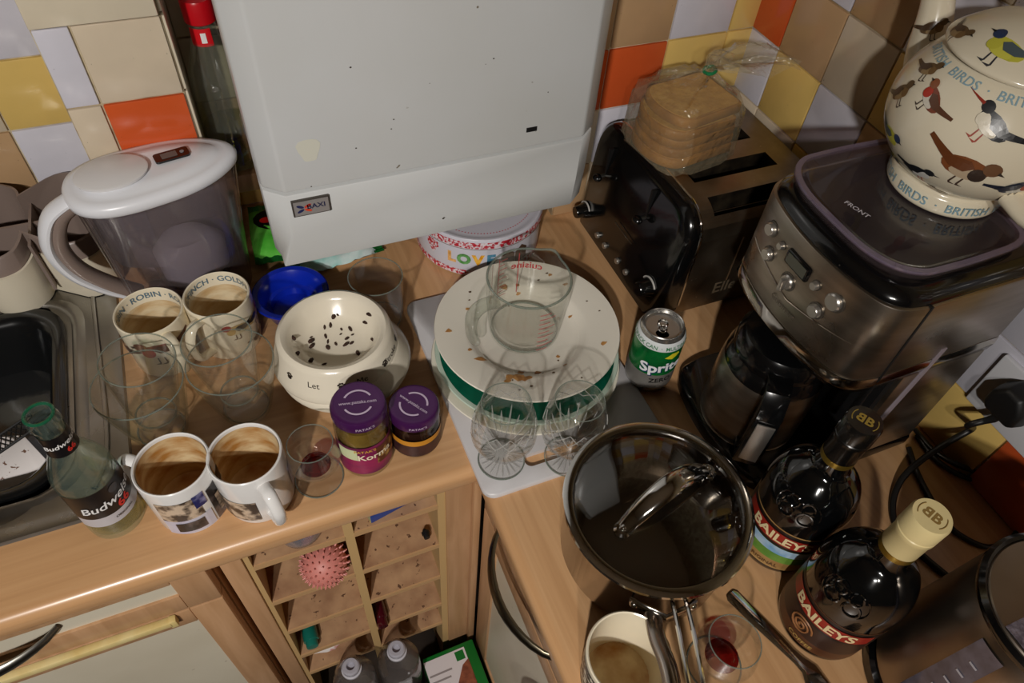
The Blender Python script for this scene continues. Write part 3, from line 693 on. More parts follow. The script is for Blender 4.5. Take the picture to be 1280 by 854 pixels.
# ================================================================== pet bowls
def petprof(Rt, Rb, h): return [(Rb-.006,.0),(Rb-.001,.001),(Rb,.006),(Rb-.003,.012),(Rt+.004,h*.86),(Rt+.0015,h*.95),(Rt-.003,h),(Rt-.008,h-.002),(Rt-.013,h*.86),(Rt-.022,h*.5),(Rt-.035,h*.36),(0,h*.32)]
def full(pr): return pr + [(0, pr[-1][1]-.006), (pr[0][0]-.02, .004)]
pw = az(417, 413, CT+.096); pw.z = CT
PET = mat('pet_bowl_glaze', (228,219,200), .2, coat=.3); CHOC = mat('dark_print',(44,34,28),.5); KIB = mat('dried_food',(62,36,22),.8,col2=(40,24,16),vscale=200)
b0 = tag(MB().lathe([(0,.002),(.05,.0),(.056,.004),(.062,.034),(.058,.036),(.05,.008),(0,.008)],48).build('white_bowl', mat('white_bowl_glaze',(226,222,214),.2,coat=.3)), 'plain white bowl at the bottom of the pet bowl stack', 'bowl'); b0.location = (pw.x+.002, pw.y-.004, CT)
b1 = thing('pet_bowl', 'cream flared pet bowl under another in the stack', 'pet bowl', (pw.x+.007, pw.y-.004, CT+.0362))
MB().lathe(full(petprof(.069,.087,.034)),56).build('bowl', PET, b1)
b2 = thing('pet_bowl', 'cream flared pet bowl with crumbs and paw prints on top of the stack', 'pet bowl', (pw.x, pw.y, CT+.036+.0115))
MB().lathe(full(petprof(.069,.084,.052)),56).map(lambda p: p).build('bowl', PET, b2)
ac = cam_a(pw); sl_ = (.073-.081)/.033
def skirt(x, y, a, off=.0006):
    r = .0812 + sl_*y*1.0 - .0015 + off; return (r*math.cos(a+x/.08), r*math.sin(a+x/.08), .016+y)
def paw(a, s=.004):
    mm = MB()
    for dx, dy, k in ((0,-.3,1),(-.9,.5,.45),(-.35,1.0,.45),(.35,1.0,.45),(.9,.5,.45)):
        mm.add(*patch(ell(dx*s,.014+dy*s,.95*s*k,.8*s*k,0,10), lambda x,y: skirt(x,y,a)))
    return mm.build('paw_print', CHOC, b2, smooth=False)
for da in (-.95,-.05,.78,1.35): paw(ac+da)
for tx, da in (('Let',-.5),('Me',.3),('Stroke',1.0)):
    letters('lettering', tx, .0125, CHOC, b2, lambda x,y,da=da: skirt(x,y+.014,ac+da), 0)
def bowl_z(r):
    pr = petprof(.069,.084,.052)[6:]
    for (ra,za),(rb,zb_) in zip(pr, pr[1:]):
        if rb <= r <= ra: return zb_ + (za-zb_)*(r-rb)/max(ra-rb,1e-6)
    return pr[-1][1]
for k in range(26):
    a = random.uniform(0,2*PI); r = .057*math.sqrt(random.random()); s = random.uniform(.0013,.0042)
    o = MB().ball((0,0,0), s, 7, 4, (1.5,random.uniform(.5,1),.5)).build('dried_crumb', KIB, b2); o.location = (r*math.cos(a), r*math.sin(a), bowl_z(r)+.0008); o.rotation_euler = (0,0,random.uniform(0,3))

# ================================================================== blue bowl
pbl = az(363, 366, CT+.04); pbl.z = CT
BLU = mat('blue_plastic',(14,40,168),.22,coat=.4)
o = tag(MB().lathe([(0,.002),(.03,0),(.036,.004),(.04,.02),(.046,.036),(.0525,.038),(.054,.041),(.052,.0425),(.045,.0415),(.04,.034),(.036,.02),(.031,.0185),(.029,.008),(0,.007)],56).build('plastic_bowl', BLU, ang=45), 'bright blue plastic bowl with stepped inside beneath the boiler corner', 'bowl')
o.location = pbl

# ================================================================== sauce jars
LID = mat('purple_lid',(74,28,84),.3,.3,coat=.2); LINK = mat('lid_print',(196,176,200),.5)
def jar(label, pos, R, h, hue, lidh=.016, rot=0):
    t_ = thing('sauce_jar', label, 'jar', pos); ac = cam_a(pos)
    g = thin('jar_glass',(.93,.93,.9),(.6,.62,.58))
    MB().lathe(crp([(0,.002),(R-.006,.0),(R-.001,.004),(R,.012),(R,h*.5),(R,h-.036),(R-.003,h-.024),(R-.004,h-.016)],4)+[(R-.006,h-.016),(R-.005,h-.026),(R-.002,h-.038),(R-.002,.012),(R-.008,.005),(0,.005)],44).build('glass', g, t_)
    MB().lathe([(0,.006),(R-.0026,.008),(R-.0026,h-.04),(R-.006,h-.03),(0,h-.03)],36).build('sauce', hue, t_)
    l = MB().lathe([(R-.003,h-lidh-.001),(R-.0005,h-lidh),(R-.0005,h-.004),(R-.002,h-.001),(R-.005,h),(R-.008,h-.0006),(0,h-.0006)],48,wob=lambda a,z: 1+.006*math.cos(28*a) if z < h-.002 else 1).build('lid', LID, t_)
    letters('lettering','www.pataks.com',.0062,LINK,l,lambda x,y: (x*math.cos(rot)-y*math.sin(rot), x*math.sin(rot)+y*math.cos(rot), h+.0001),.01)
    mm = MB()
    for a0,a1 in ((.5,2.64),(3.64,5.78)):
        mm.add(*((lambda b: (b.v,b.f))(MB().loft([[(rr*math.cos(rot+a0+(a1-a0)*i/16), rr*math.sin(rot+a0+(a1-a0)*i/16), h+.0001) for rr in (.0155,.0178)] for i in range(17)], False, False, closed=False))))
    mm.build('lid_ring_print', LINK, l, smooth=False)
    for k in range(4): letters('lettering', "PATAK'S", .006, LINK, l, on_cyl(R-.0003, h-lidh*.5-.002, ac+k*PI/2+.1, .0004), .01)
    return t_, ac
pk = az(447, 503, CT+.118); pk.z = CT
jk, ac = jar('tall sauce jar with purple lid and magenta curry label', pk, .0325, .118, mat('korma_sauce',(150,122,54),.5,col2=(110,84,34),vscale=40), rot=-.2)
lb = band(.0325,.012,.0325,.07,ac-1.6,ac+1.6,34).build('label', mat('magenta_label',(150,24,84),.35,col2=(84,20,70),vscale=16,stretch=(1,1,2)), jk)
band(.0325,.044,.0325,.066,ac-1.1,ac-.35,10,.0008).build('label_panel', mat('pale_green_panel',(206,214,170),.5), lb)
band(.0325,.03,.0325,.064,ac+.35,ac+1.3,12,.0008).build('label_picture', mat('curry_picture',(90,40,20),.5,col2=(214,170,90),vscale=60,lo=.45,hi=.6), lb)
letters('lettering','Korma',.0155,mat('label_cream',(240,226,200),.5),lb,on_cyl(.033,.05,ac+.3,.001),.02)
letters('lettering',"PATAK'S",.007,mat('label_gold',(220,170,70),.5),lb,on_cyl(.033,.063,ac-.05,.001),.01)
pj2 = az(517, 505, CT+.078); pj2.z = CT
js, ac = jar('short sauce jar with purple lid and dark contents', pj2, .0315, .078, mat('dark_pickle',(52,26,18),.4,col2=(30,14,12),vscale=60), rot=-1.0)
lb = band(.0315,.008,.0315,.042,ac-1.7,ac+1.7,34).build('label', mat('dark_label',(44,24,30),.4,col2=(70,40,40),vscale=50), js)
band(.0315,.032,.0315,.042,ac-1.7,ac+1.7,34,.0008).build('label_stripe', mat('amber_stripe',(206,140,40),.4), lb)

# ================================================================== liqueur glass
RED = mat('dried_wine',(90,14,22),.15,coat=.5)
def snifter(label, pos, Rr, Rm, h, footR, gm, dregs=True, name='liqueur_glass'):
    t_ = thing(name, label, 'glass', pos); t = .0011
    hb = h*.26
    out = crp([(footR*.25,.004),(.0042,.009),(.0038,hb-.004),(.008,hb),(Rm*.72,hb+h*.13),(Rm,hb+h*.32),(Rm*.94,hb+h*.52),(Rr,h)],5)
    inn = crp([(Rr-t,h),(Rm*.94-t,hb+h*.52),(Rm-t,hb+h*.32),(Rm*.7-t,hb+h*.15),(.006,hb+.006),(0,hb+.004)],5)
    MB().lathe(out+inn, 48).build('bowl', gm, t_)
    MB().lathe([(0,0),(footR-.001,0),(footR,.0012),(footR-.001,.0022),(footR*.5,.0032),(.0045,.008),(0,.0085)],48).build('foot', gm, t_)
    rim_ring(Rr-t*.5,h,.0007).build('rim', RIMG, t_); rim_ring(footR-.001,.0012,.0009).build('foot_edge', RIMG, t_)
    if dregs: MB().lathe([(0,hb+.0045),(.007,hb+.008),(Rm*.6-t,hb+h*.135),(Rm*.6-t-.001,hb+h*.14),(.009,hb+.012),(0,hb+.009)],28).build('red_dregs', thin('red_dregs',(.55,.12,.14),(.35,.05,.06),.03,.8), t_)
    return t_
snifter('small stemmed liqueur glass with red dregs in front of the sauce jars', (-.009,.481,CT), .0265, .0315, .078, .03, GLASS)
# ================================================================== packets under the boiler
def packet(name, label, cx, cy, L_, W_, h, rz, m, endm, seed):
    t_ = thing(name, label, 'packet', (cx, cy, CT), rz); rnd = random.Random(seed); n = 16; k = 10
    def top(i, j, s):
        u, v = i/n*2-1, j/k*2-1; e = (1-abs(u)**4)*(1-abs(v)**3)
        return (u*L_/2, v*W_/2*(1-.05*abs(u)), h/2 + s*h/2*e + (rnd.uniform(-1,1)*.0022*(1-abs(u)**6) if s > 0 else 0))
    mm = MB()
    for s in (1,-1):
        vs = [top(i,j,s) for i in range(n+1) for j in range(k+1)]
        mm.add(vs, [(i*(k+1)+j, i*(k+1)+j+1, (i+1)*(k+1)+j+1, (i+1)*(k+1)+j) for i in range(n) for j in range(k)])
    mm.build('pouch', m, t_, ang=70)
    for s in (1,-1):
        q = MB(); nn = 14
        for i in range(nn+1): pass
        q.loft([[(s*(L_/2-.004+.016*a), (b/nn-.5)*W_*.95, h/2 + .0012*math.sin(b*2.4) + .0006*c) for b in range(nn+1)] for a,c in ((0,0),(1,0),(1,1),(0,1))], False, False, closed=False).build('crimped_end', endm, t_, smooth=False)
    return t_
GRN = mat('green_film',(70,170,50),.25,col2=(110,200,80),vscale=25,coat=.4); DGR = mat('dark_green_film',(18,92,36),.3)
g_ = packet('snack_packet', 'bright green packet with a black oval tucked beside the boiler',   .026, .93, .115, .085, .03, 1.5, GRN, DGR, 3)
def ptop(x, y): return (x, y, .0305 - .006*(abs(x)/.06)**2)
MB().add(*patch(ell(.016,.0,.028,.034), ptop, 2)).build('oval_print', mat('black_film',(14,16,14),.3), g_, smooth=False)
MB().add(*patch(ell(.012,.014,.007,.01), lambda x,y: (x,y,.0315), 1)).build('red_print', mat('red_film',(200,30,24),.3), g_, smooth=False)
for q in ((.026,-.004,.008,.014),(.006,-.008,.007,.013)):
    MB().add(*patch(ell(*q), lambda x,y: (x,y,.0315), 1)).build('white_print', mat('white_film',(226,230,224),.3), g_, smooth=False)
packet('wipes_packet', 'pale teal and white packet lying flat beneath the boiler', .1, .86, .12, .06, .018, .12, mat('teal_film',(150,204,196),.25,col2=(214,228,226),vscale=30,coat=.4), DGR, 5)

# ================================================================== round tin
tn = thing('cake_tin', 'round white cake tin with red borders and coloured letters under the boiler', 'tin', (.332, .838, CT))
TINW = mat('tin_white',(206,204,214),.3,coat=.3); TINR = mat('tin_red_border',(190,40,56),.4,col2=(226,214,220),vscale=220,lo=.46,hi=.56)
MB().lathe([(0,.001),(.098,.001),(.1,.003),(.1,.066),(.098,.07),(0,.07)],72).build('body', TINW, tn)
MB().lathe([(.1004,.06),(.1022,.06),(.1022,.076),(.1005,.0785),(.098,.079),(.094,.077),(.088,.0765),(0,.0765)],72).build('lid', TINW, tn)
band(.1,.004,.1,.014,0,2*PI,72).build('red_border', TINR, tn); band(.1022,.062,.1022,.074,0,2*PI,72).build('red_border', TINR, tn)
MB().lathe([(.1018,.0594),(.1028,.0600),(.1018,.0606)],72).build('gold_rim', mat('gold_line',(170,140,80),.3,.8), tn)
mm = MB()
for i in range(110):
    a = 2*PI*i/110; mm.add(*patch(ell(.084*math.cos(a),.084*math.sin(a),.0011,.0011,0,6), lambda x,y: (x,y,.0768)))
mm.build('dotted_ring', mat('tin_red',(190,40,56),.4), tn, smooth=False)
ac = math.atan2(-.838,-.332)
for ch, da, c in (('L',-.40,(206,150,80)),('O',-.2,(70,130,60)),('V',.02,(226,150,30)),('E',.22,(60,120,150))):
    letters('lettering', ch, .026, mat('tin_letter_'+ch,c,.4,col2=tuple(min(255,x+50) for x in c),vscale=120), tn, on_cyl(.1,.036,ac+da,.0006), .06)
MB().add(*patch([(0,-.014),(.012,.002),(.011,.011),(.004,.013),(0,.008),(-.004,.013),(-.011,.011),(-.012,.002)], lambda x,y: on_cyl(.1,.042,ac-.75,.0005)(x,y),1)).build('heart_print', TINR, tn, smooth=False)
for da in (.5,.75): MB().add(*patch([(-.012,-.014),(.012,-.014),(.012,.008),(0,.018),(-.012,.008)], lambda x,y: on_cyl(.1,.032,ac+da,.0005)(x,y),1)).build('house_print', mat('brown_print',(90,66,50),.5), tn, smooth=False)

# ================================================================== cutting board
bx0, bx1, by0, by1 = .172, .43, .378, .722
sb = az(625,606); hx0, hx1, hy0, hy1 = .236, .34, .4, .418
m = MB(); T0, T1 = CT, CT+.008
O = rrect((bx0+bx1)/2,(by0+by1)/2,(bx1-bx0)/2,(by1-by0)/2,.016,0); I = rrect((hx0+hx1)/2,(hy0+hy1)/2,(hx1-hx0)/2,(hy1-hy0)/2,.0085,0)
zz = lambda l, z: [(x,y,z) for x,y,_ in l]
m.loft([zz(I,T0), zz(O,T0), zz(O,T1-.002), zz(rrect((bx0+bx1)/2,(by0+by1)/2,(bx1-bx0)/2-.002,(by1-by0)/2-.002,.015,0),T1), zz(I,T1), zz(I,T0)], False, False)
tag(m.build('cutting_board', mat('white_polythene',(206,204,206),.4,col2=(196,192,192),vscale=14), ang=50), 'white plastic cutting board with a hand slot under the plates', 'cutting board')

# ================================================================== plates
def plate_prof(R, h, well, t=.004): return [(0,.0),(well*.8,.0),(well*.82,.002),(well,.004),(R-.004,h-.003),(R,h),(R-.001,h+.0015),(R-.006,h+.001),(well+.006,.008),(well-.006,.0055),(0,.005)]
def pasta_prof(R, h, well): return [(0,.0),(well*.75,.0),(well*.8,.003),(well+.008,h-.008),(R-.004,h-.003),(R,h),(R-.001,h+.0018),(R-.006,h+.0012),(well+.012,h-.004),(well+.005,h-.0065),(well-.003,h-.0145),(well-.012,.0062),(0,.005)]
def plate(label, pos, R, h, well, gm, rim=None, name='plate', pf=plate_prof):
    t_ = thing(name, label, 'plate', pos); MB().lathe(pf(R,h,well),80).build('dish', gm, t_)
    if rim: MB().lathe([(R-.0065,h+.0013),(well+.006,.0086)],80).build('glazed_rim', rim, t_)
    return t_
PLW = mat('cream_plate',(228,222,206),.18,coat=.35)
plate('large cream dinner plate at the bottom of the plate stack', (.298,.556,CT+.008), .131, .017, .085, PLW)
plate('dark green rimmed plate in the middle of the plate stack', (.302,.562,CT+.0155), .128, .018, .08, mat('pale_green_plate',(190,206,190),.15,coat=.4), mat('green_glaze',(14,110,84),.14,col2=(8,86,66),vscale=30,coat=.5))
pt = plate('cream deep pasta plate smeared with sauce on top of the stack', (.309,.582,CT+.031), .129, .024, .076, mat('white_plate',(232,226,212),.18,coat=.35), pf=pasta_prof)
SAU = mat('dried_sauce',(196,146,84),.4,col2=(160,108,54),vscale=120); SAUD = mat('dark_sauce',(84,60,30),.5)
def pz(r):
    pr = pasta_prof(.129,.024,.076)[6:]
    for (ra,za),(rb,zb_) in zip(pr, pr[1:]):
        if rb <= r <= ra: return zb_ + (za-zb_)*(r-rb)/max(ra-rb,1e-6)
    return .005
rnd = random.Random(11)
for k in range(34):
    if k < 5: x, y, s = [(-.045,-.075,.009),(-.055,-.07,.007),(-.035,-.08,.006),(-.08,-.03,.007),(.0,.085,.006)][k]
    else:
        a, r = rnd.uniform(0,2*PI), .112*math.sqrt(rnd.uniform(.25,1)); x, y = r*math.cos(a), r*math.sin(a); s = rnd.choice((.0015,.002,.003,.0045))
    r = math.hypot(x,y); poly = [(x+s*rnd.uniform(.6,1.5)*math.cos(t), y+s*rnd.uniform(.4,1.1)*math.sin(t)) for t in [2*PI*i/9 for i in range(9)]]
    MB().add(*patch(poly, lambda a_,b_: (a_,b_,pz(math.hypot(a_,b_))+.0006),1)).build('sauce_smear', SAU if s > .0025 else SAUD, pt, smooth=False)

# ================================================================== measuring jug
jg = thing('measuring_jug', 'clear glass measuring jug with red markings standing on the plates', 'jug', (.309,.592,CT+.0375))
JH, JR, JB = .104, .056, .05
aS = .62
def spout(a, z):
    d = math.atan2(math.sin(a-aS), math.cos(a-aS)); return 1 + .16*math.exp(-(d/.22)**2)*max(0,(z-JH*.72)/(JH*.28))
JG = thin('jug_glass',(.99,.99,.98),(.62,.65,.62))
MB().lathe([(0,.001),(JB-.006,0),(JB-.001,.004),(JB,.01),(JR-.001,JH*.6),(JR,JH-.004),(JR+.0012,JH-.001),(JR-.001,JH+.0005),(JR-.0035,JH-.002),(JR-.004,JH*.6),(JB-.003,.012),(JB-.01,.006),(0,.006)],72,wob=spout).build('body', JG, jg)
hd = Vector((-.97,-.24,0)).normalized(); ha_ = math.atan2(hd.y, hd.x)
hpts = cr([hd*(JR-.003)+Vector((0,0,.088)), hd*(JR+.02)+Vector((0,0,.092)), hd*(JR+.034)+Vector((0,0,.078)), hd*(JR+.033)+Vector((0,0,.045)), hd*(JR+.026)+Vector((0,0,.026))],6)
MB().tube(hpts, [.009,.009,.0088]+[.0085]*(len(hpts)-5)+[.007,.005], 12, flat=(.8,1.2)).build('handle', thin('thick_glass',(.9,.92,.9),(.35,.38,.36),.02), jg)
rim_ring(JR-.001,JH-.001,.0016).map(lambda p: Vector((p.x*spout(math.atan2(p.y,p.x),p.z), p.y*spout(math.atan2(p.y,p.x),p.z), p.z))).build('rim', RIMG, jg); rim_ring(JB-.004,.006,.0014).build('base_ring', RIMG, jg)
REDM = mat('jug_red',(188,44,52),.4)
letters('lettering','cuisine',.016,REDM,jg,on_cyl(JR-.001,.072,ha_+PI+.95,.0006),.02)
mm = MB()
for i in range(9):
    z = .02+.0085*i; vs,fs = (lambda b:(b.v,b.f))(band(JR-.002,z,JR-.002,z+.0011,ha_+1.2,ha_+1.2+(.42 if i%2 else .28),5,.0022)); mm.add(vs,fs)
    vs,fs = (lambda b:(b.v,b.f))(band(JR-.002,z,JR-.002,z+.0011,ha_-1.45-(.16 if i%2 else .24),ha_-1.45,5,.0022)); mm.add(vs,fs)
for a in (ha_-1.2, ha_-1.45, ha_-2.0):
    vs,fs = (lambda b:(b.v,b.f))(band(JR-.002,.018,JR-.002,.094,a,a+.022,2,.0022)); mm.add(vs,fs)
mm.build('measure_marks', REDM, jg, smooth=False)

# ================================================================== cut crystal glasses
CRY = thin('cut_crystal',(.99,.99,.985),(.72,.72,.7),.015); CUT = thin('crystal_cuts',(.92,.92,.91),(.6,.6,.58),.03,1.0,haze=.3,hazecol=(220,220,216))
def crystal(label, pos):
    t_ = thing('crystal_glass', label, 'glass', pos); h = .124; t = .0016
    out = [(.004,.008),(.0042,.024),(.009,.029),(.028,.04),(.0385,.058),(.0395,.075),(.036,.095),(.0295,h)]
    O_ = crp(out,6); I_ = [(max(r-t,0),z) for r,z in reversed(O_) if z > .034] + [(0,.033)]
    MB().lathe(O_+I_,48).build('bowl', CRY, t_)
    ft = MB().lathe([(0,0),(.029,0),(.03,.0014),(.0285,.0026),(.012,.004),(.0045,.0085),(0,.009)],48).build('foot', CRY, t_)
    rim_ring(.0288,h,.0007).build('rim', RIMG, t_); rim_ring(.0292,.0013,.0009).build('foot_edge', RIMG, t_)
    def rad(z):
        for (ra,za),(rb,zb_) in zip(O_,O_[1:]):
            if za <= z <= zb_ + 1e-9: return ra+(rb-ra)*(z-za)/max(zb_-za,1e-6)
        return .0295
    mm = MB()
    for i in range(14):
        a = 2*PI*i/14
        for s in (1,-1):
            pts = [((rad(z)+.0002)*math.cos(a+s*.45*(z-.082)/.018), (rad(z)+.0002)*math.sin(a+s*.45*(z-.082)/.018), z) for z in (.082,.0865,.091,.0955,.1)]
            mm.tube(pts, .0006, 5)
    mm.build('lattice_cut', CUT, t_)
    mm = MB()
    for i in range(20):
        a = 2*PI*i/20; top_ = .066 if i % 2 else .055
        mm.tube([((rad(z)+.0003)*math.cos(a), (rad(z)+.0003)*math.sin(a), z) for z in (.033,.04,.048,top_)], [.0005,.0013,.0014,.0004], 5)
    mm.build('flute_cut', CUT, t_)
    mm = MB()
    for i in range(20):
        a = 2*PI*i/20; mm.tube([(.008*math.cos(a),.008*math.sin(a),.0058),(.02*math.cos(a),.02*math.sin(a),.0036),(.027*math.cos(a),.027*math.sin(a),.003)],[.0003,.0006,.0003],5)
    mm.build('star_cut', CUT, ft); return t_
crystal('cut crystal brandy glass over the slotted corner of the cutting board', (.209,.422,CT+.0085))
crystal('cut crystal brandy glass between the plates and the saucepan lid', (.290,.397,CT+.0085))

# ================================================================== drinks can
pc_ = az(830,404,CT+.115); pc_.z = CT
cn = thing('drinks_can', 'green and silver soft drink can, opened, beside the toaster', 'can', pc_); ac = cam_a(pc_)
CANS = mat('can_aluminium',(196,194,190),.25,.9); R = .033
MB().lathe([(0,.006),(.02,.006),(.024,0),(.026,.001),(.0325,.012),(R,.018),(R,.098),(.0315,.104),(.0275,.111),(.0278,.114),(.0268,.115),(.0255,.114),(.0245,.109),(.022,.108)],56).build('body', CANS, cn)
gb_ = band(R,.046,R,.095,ac-PI,ac+PI,60,.0003).build('green_print', mat('can_green',(10,120,50),.25,.2,col2=(6,86,40),vscale=30,coat=.3), cn)
band(R,.018,R,.046,ac-PI,ac+PI,60,.0002).build('grey_print', mat('can_grey',(150,146,140),.3,.5,col2=(120,116,112),vscale=20), cn)
wb_ = MB().lathe([(R+.0002,.0945),(R+.0002,.0985),(.0317,.104),(.0297,.1075)],56).build('white_band', mat('can_white',(210,214,214),.35), cn)
letters('lettering','MULTIPACK CAN  ·  MULTIPACK CAN',.0075,mat('can_ink_green',(60,120,80),.5),wb_,on_cyl(.0322,.1005,ac+.25,.0012,slope=-.3),.01)
letters('lettering','Sprite',.025,mat('can_white_ink',(228,230,232),.4),gb_,on_cyl(R,.062,ac+.5,.0009,tilt=.12),.03)
letters('lettering','Sprite',.025,mat('can_navy_ink',(24,40,90),.4),gb_,(lambda f: lambda x,y: f(x+.0008,y-.0012))(on_cyl(R,.062,ac+.5,.0006,tilt=.12)),.06)
letters('lettering','ZERO',.012,mat('can_black_ink',(20,20,20),.4),cn,on_cyl(R,.035,ac+.6,.0007,tilt=.1),.02)
MB().add(*patch([(-.009,-.002),(.0,.006),(.01,.006),(.012,.002),(.002,-.006)], lambda x,y: on_cyl(R,.085,ac+.75,.0008)(x,y),1)).build('lemon_print', mat('can_yellow',(216,206,40),.4), gb_, smooth=False)
tp = Vector((math.cos(ac+.2), math.sin(ac+.2), 0)); tq = Vector((-tp.y, tp.x, 0))
mm = MB()
for s_, rr, k in ((0,.0062,-.0045),(1,.0052,.006)):
    mm.tube([tp*(k+rr*1.15*math.cos(2*PI*i/16)) + tq*rr*math.sin(2*PI*i/16) + Vector((0,0,.1095)) for i in range(17)], .0011, 6, caps=False)
mm.build('ring_pull', CHROME, cn)
hc = tp*.0125; ho = []; hi_ = []
for i in range(48):
    t = 2*PI*i/48; e_ = tp*(.0068*math.cos(t)) + tq*(.0088*math.sin(t)); d_ = e_.normalized()
    bb_ = d_.dot(hc); k_ = -bb_ + math.sqrt(bb_*bb_ - hc.length_squared + .0221**2)
    ho.append(hc + d_*k_ + Vector((0,0,.108))); hi_.append(hc + e_ + Vector((0,0,.108)))
MB().loft([ho, hi_, [p - Vector((0,0,.0012)) for p in hi_]], False, False).build('can_end', CANS, cn)   # drinking hole cut through to the inside

# ================================================================== toaster
to = thing('toaster', 'four slot steel toaster with black control end, dusty', 'toaster', (0,0,CT))
ty0, ty1, tx0, tx1 = .566, .828, .548, .752; th = .198
TST = mat('toaster_steel',(166,154,136),.4,1,col2=(128,114,96),vscale=12,rvar=.08,specks=(200,190,170),sscale=160,sthr=.74)
def tl(x, gy=0, gz=0, z0=.012, r=.045):
    y0, y1, z1 = ty0-gy, ty1+gy, th+gz; o = [(x,y0+.006,z0),(x,y0,z0+.02)]
    o += [(x, y0+r-r*math.cos(t), z1-r+r*math.sin(t)) for t in [PI/2*i/8 for i in range(9)]]
    o += [(x, y1-r+r*math.sin(t), z1-r+r*math.cos(t)) for t in [PI/2*i/8 for i in range(9)]]
    return o + [(x,y1,z0+.02),(x,y1-.006,z0)]
slots = [(.579,.604),(.637,.668),(.705,.736),(.768,.797)]; sx0, sx1 = .572, .712
# shell with four real slots in the top
m = MB(); lo = [tl(tx0), tl(tx1)]
m.loft([tl(tx0)[:11], tl(tx1)[:11]], False, False, closed=False); m.loft([tl(tx0)[11:], tl(tx1)[11:]], False, False, closed=False)
ys = [ty0+.045] + [v for s in slots for v in s] + [ty1-.045]
ys[0] = min(ys[0], slots[0][0]-.001)
ty_a, ty_b = ty0+.045, ty1-.045
def topz(y):
    r = .045
    if y < ty0+r: return th-r+math.sqrt(max(0,r*r-(ty0+r-y)**2))
    if y > ty1-r: return th-r+math.sqrt(max(0,r*r-(y-ty1+r)**2))
    return th
m = MB(); base = [(y,z) for _,y,z in tl(0)]
N = 60; yy = sorted(set([ty0+(ty1-ty0)*i/N for i in range(N+1)] + [v for s in slots for v in s]))
for ya, yb in zip(yy, yy[1:]):
    mid = (ya+yb)/2; inside = any(a < mid < b for a,b in slots); za, zb_ = topz(ya), topz(yb)
    if za < .03 or zb_ < .03: continue
    segs = [(tx0,sx0),(sx1,tx1)] if inside else [(tx0,tx1)]
    for xa, xb in segs: m.add([(xa,ya,za),(xb,ya,za),(xb,yb,zb_),(xa,yb,zb_)], [(0,1,2,3)])
for y in (ty0, ty1): m.add([(tx0,y,.012),(tx1,y,.012),(tx1,y,topz(y)),(tx0,y,topz(y))], [(0,1,2,3)])
m.add([(tx1,y,z) for y,z in base], [tuple(range(len(base)))])
body = m.build('steel_body', TST, to, ang=50)
IRON = mat('slot_iron',(40,34,28),.5,.7,col2=(70,60,46),vscale=60)
for a, b in slots:
    s_ = MB()
    s_.add([(sx0,a,topz(a)),(sx1,a,topz(a)),(sx1,a,.05),(sx0,a,.05)],[(0,1,2,3)]).add([(sx0,b,topz(b)),(sx1,b,topz(b)),(sx1,b,.05),(sx0,b,.05)],[(0,1,2,3)])
    s_.add([(sx0,a,topz(a)),(sx0,b,topz(b)),(sx0,b,.05),(sx0,a,.05)],[(0,1,2,3)]).add([(sx1,a,topz(a)),(sx1,b,topz(b)),(sx1,b,.05),(sx1,a,.05)],[(0,1,2,3)]).add([(sx0,a,.05),(sx1,a,.05),(sx1,b,.05),(sx0,b,.05)],[(0,1,2,3)])
    so = s_.build('slot', IRON, to, smooth=False)
    gm = MB()
    for k in range(5): gm.tube([(sx0+.002,a+.004,.17-.02*k),(sx1-.002,a+.004,.17-.02*k)],.0008,5); gm.tube([(sx0+.002,b-.004,.17-.02*k),(sx1-.002,b-.004,.17-.02*k)],.0008,5)
    gm.build('bread_guard', GREYMETAL, so)
for k in range(3): MB().tube([(.625+.022*k,ty0-.0008,.06),(.625+.022*k,ty0-.0008,.145)],.0016,6).build('side_rib', TST, to)
lt_ = ay(905,357,ty0); letters('lettering','Elle',.03,mat('emboss_shade_steel',(150,132,108),.5,.7),to,on_plane((lt_.x,ty0-.0006,lt_.z-CT),(1,0,0),(0,0,1)),.02)  # flat letters; the darker colour stands in for the shade of embossing
MB().tube([(tx0+.001,y,z) for y,z in base], .0026, 8).build('edge_trim', CHROME, to)
# black moulded end, leaning back towards the top
def bl(x, g, lean): return [(x + lean*(z/th)**1.5, y, z) for _,y,z in tl(0, g, g, .008)]
L = [bl(.548,0.001,0.0), bl(.54,.002,.002), bl(.522,.001,.012), bl(.51,-.006,.02), bl(.505,-.016,.026)]
MB().loft(L).build('black_end', BLACK, to, ang=70)
MB().box(.52,.748,ty0+.012,ty1-.012,0,.0125).build('base', BLACKM, to, bevel=.003)
def on_end(u, v): 
    p = ax(u, v, .513); return p
def knob(u, v, r, parent=to, n='dial'):
    p = on_end(u,v); z = p.z-CT; x = .505+.026*(max(z,0)/th)**1.5
    k = MB().lathe([(0,.0),(r,0),(r*.98,.004),(r*.8,.012),(r*.74,.02),(r*.66,.022),(0,.022)],28,wob=lambda a,z_: 1+.02*math.cos(16*a)).map(lambda q: Vector((x+.004-q.z, p.y+q.x, z+q.y))).build(n, BLACK, parent)
    MB().lathe([(r*1.02,.001),(r*1.14,.001),(r*1.14,.003),(r*1.02,.003)],28,a0=.3,a1=2.6).map(lambda q: Vector((x+.003-q.z, p.y+q.x, z+q.y))).build('dial_scale', mat('pale_print',(196,192,186),.5), k)
knob(735,262,.014); knob(813,358,.0155)
for u, v in ((752,221),(801,274)):
    p = on_end(u,v); z = p.z-CT; x = .505+.026*(z/th)**1.5
    le = MB().ball((x-.012,p.y,z),.0075,14,8,(1,1.1,.8)).build('lever_knob', BLACK, to)
    MB().tube([(x+.006,p.y,z+.002),(x-.01,p.y,z+.001)],.003,8).build('lever_arm', GREYMETAL, le)
    MB().box(x-.001+.002,x+.012,p.y-.0022,p.y+.0022,z-.075,z+.05).build('lever_track', BLACKM, to, smooth=False)
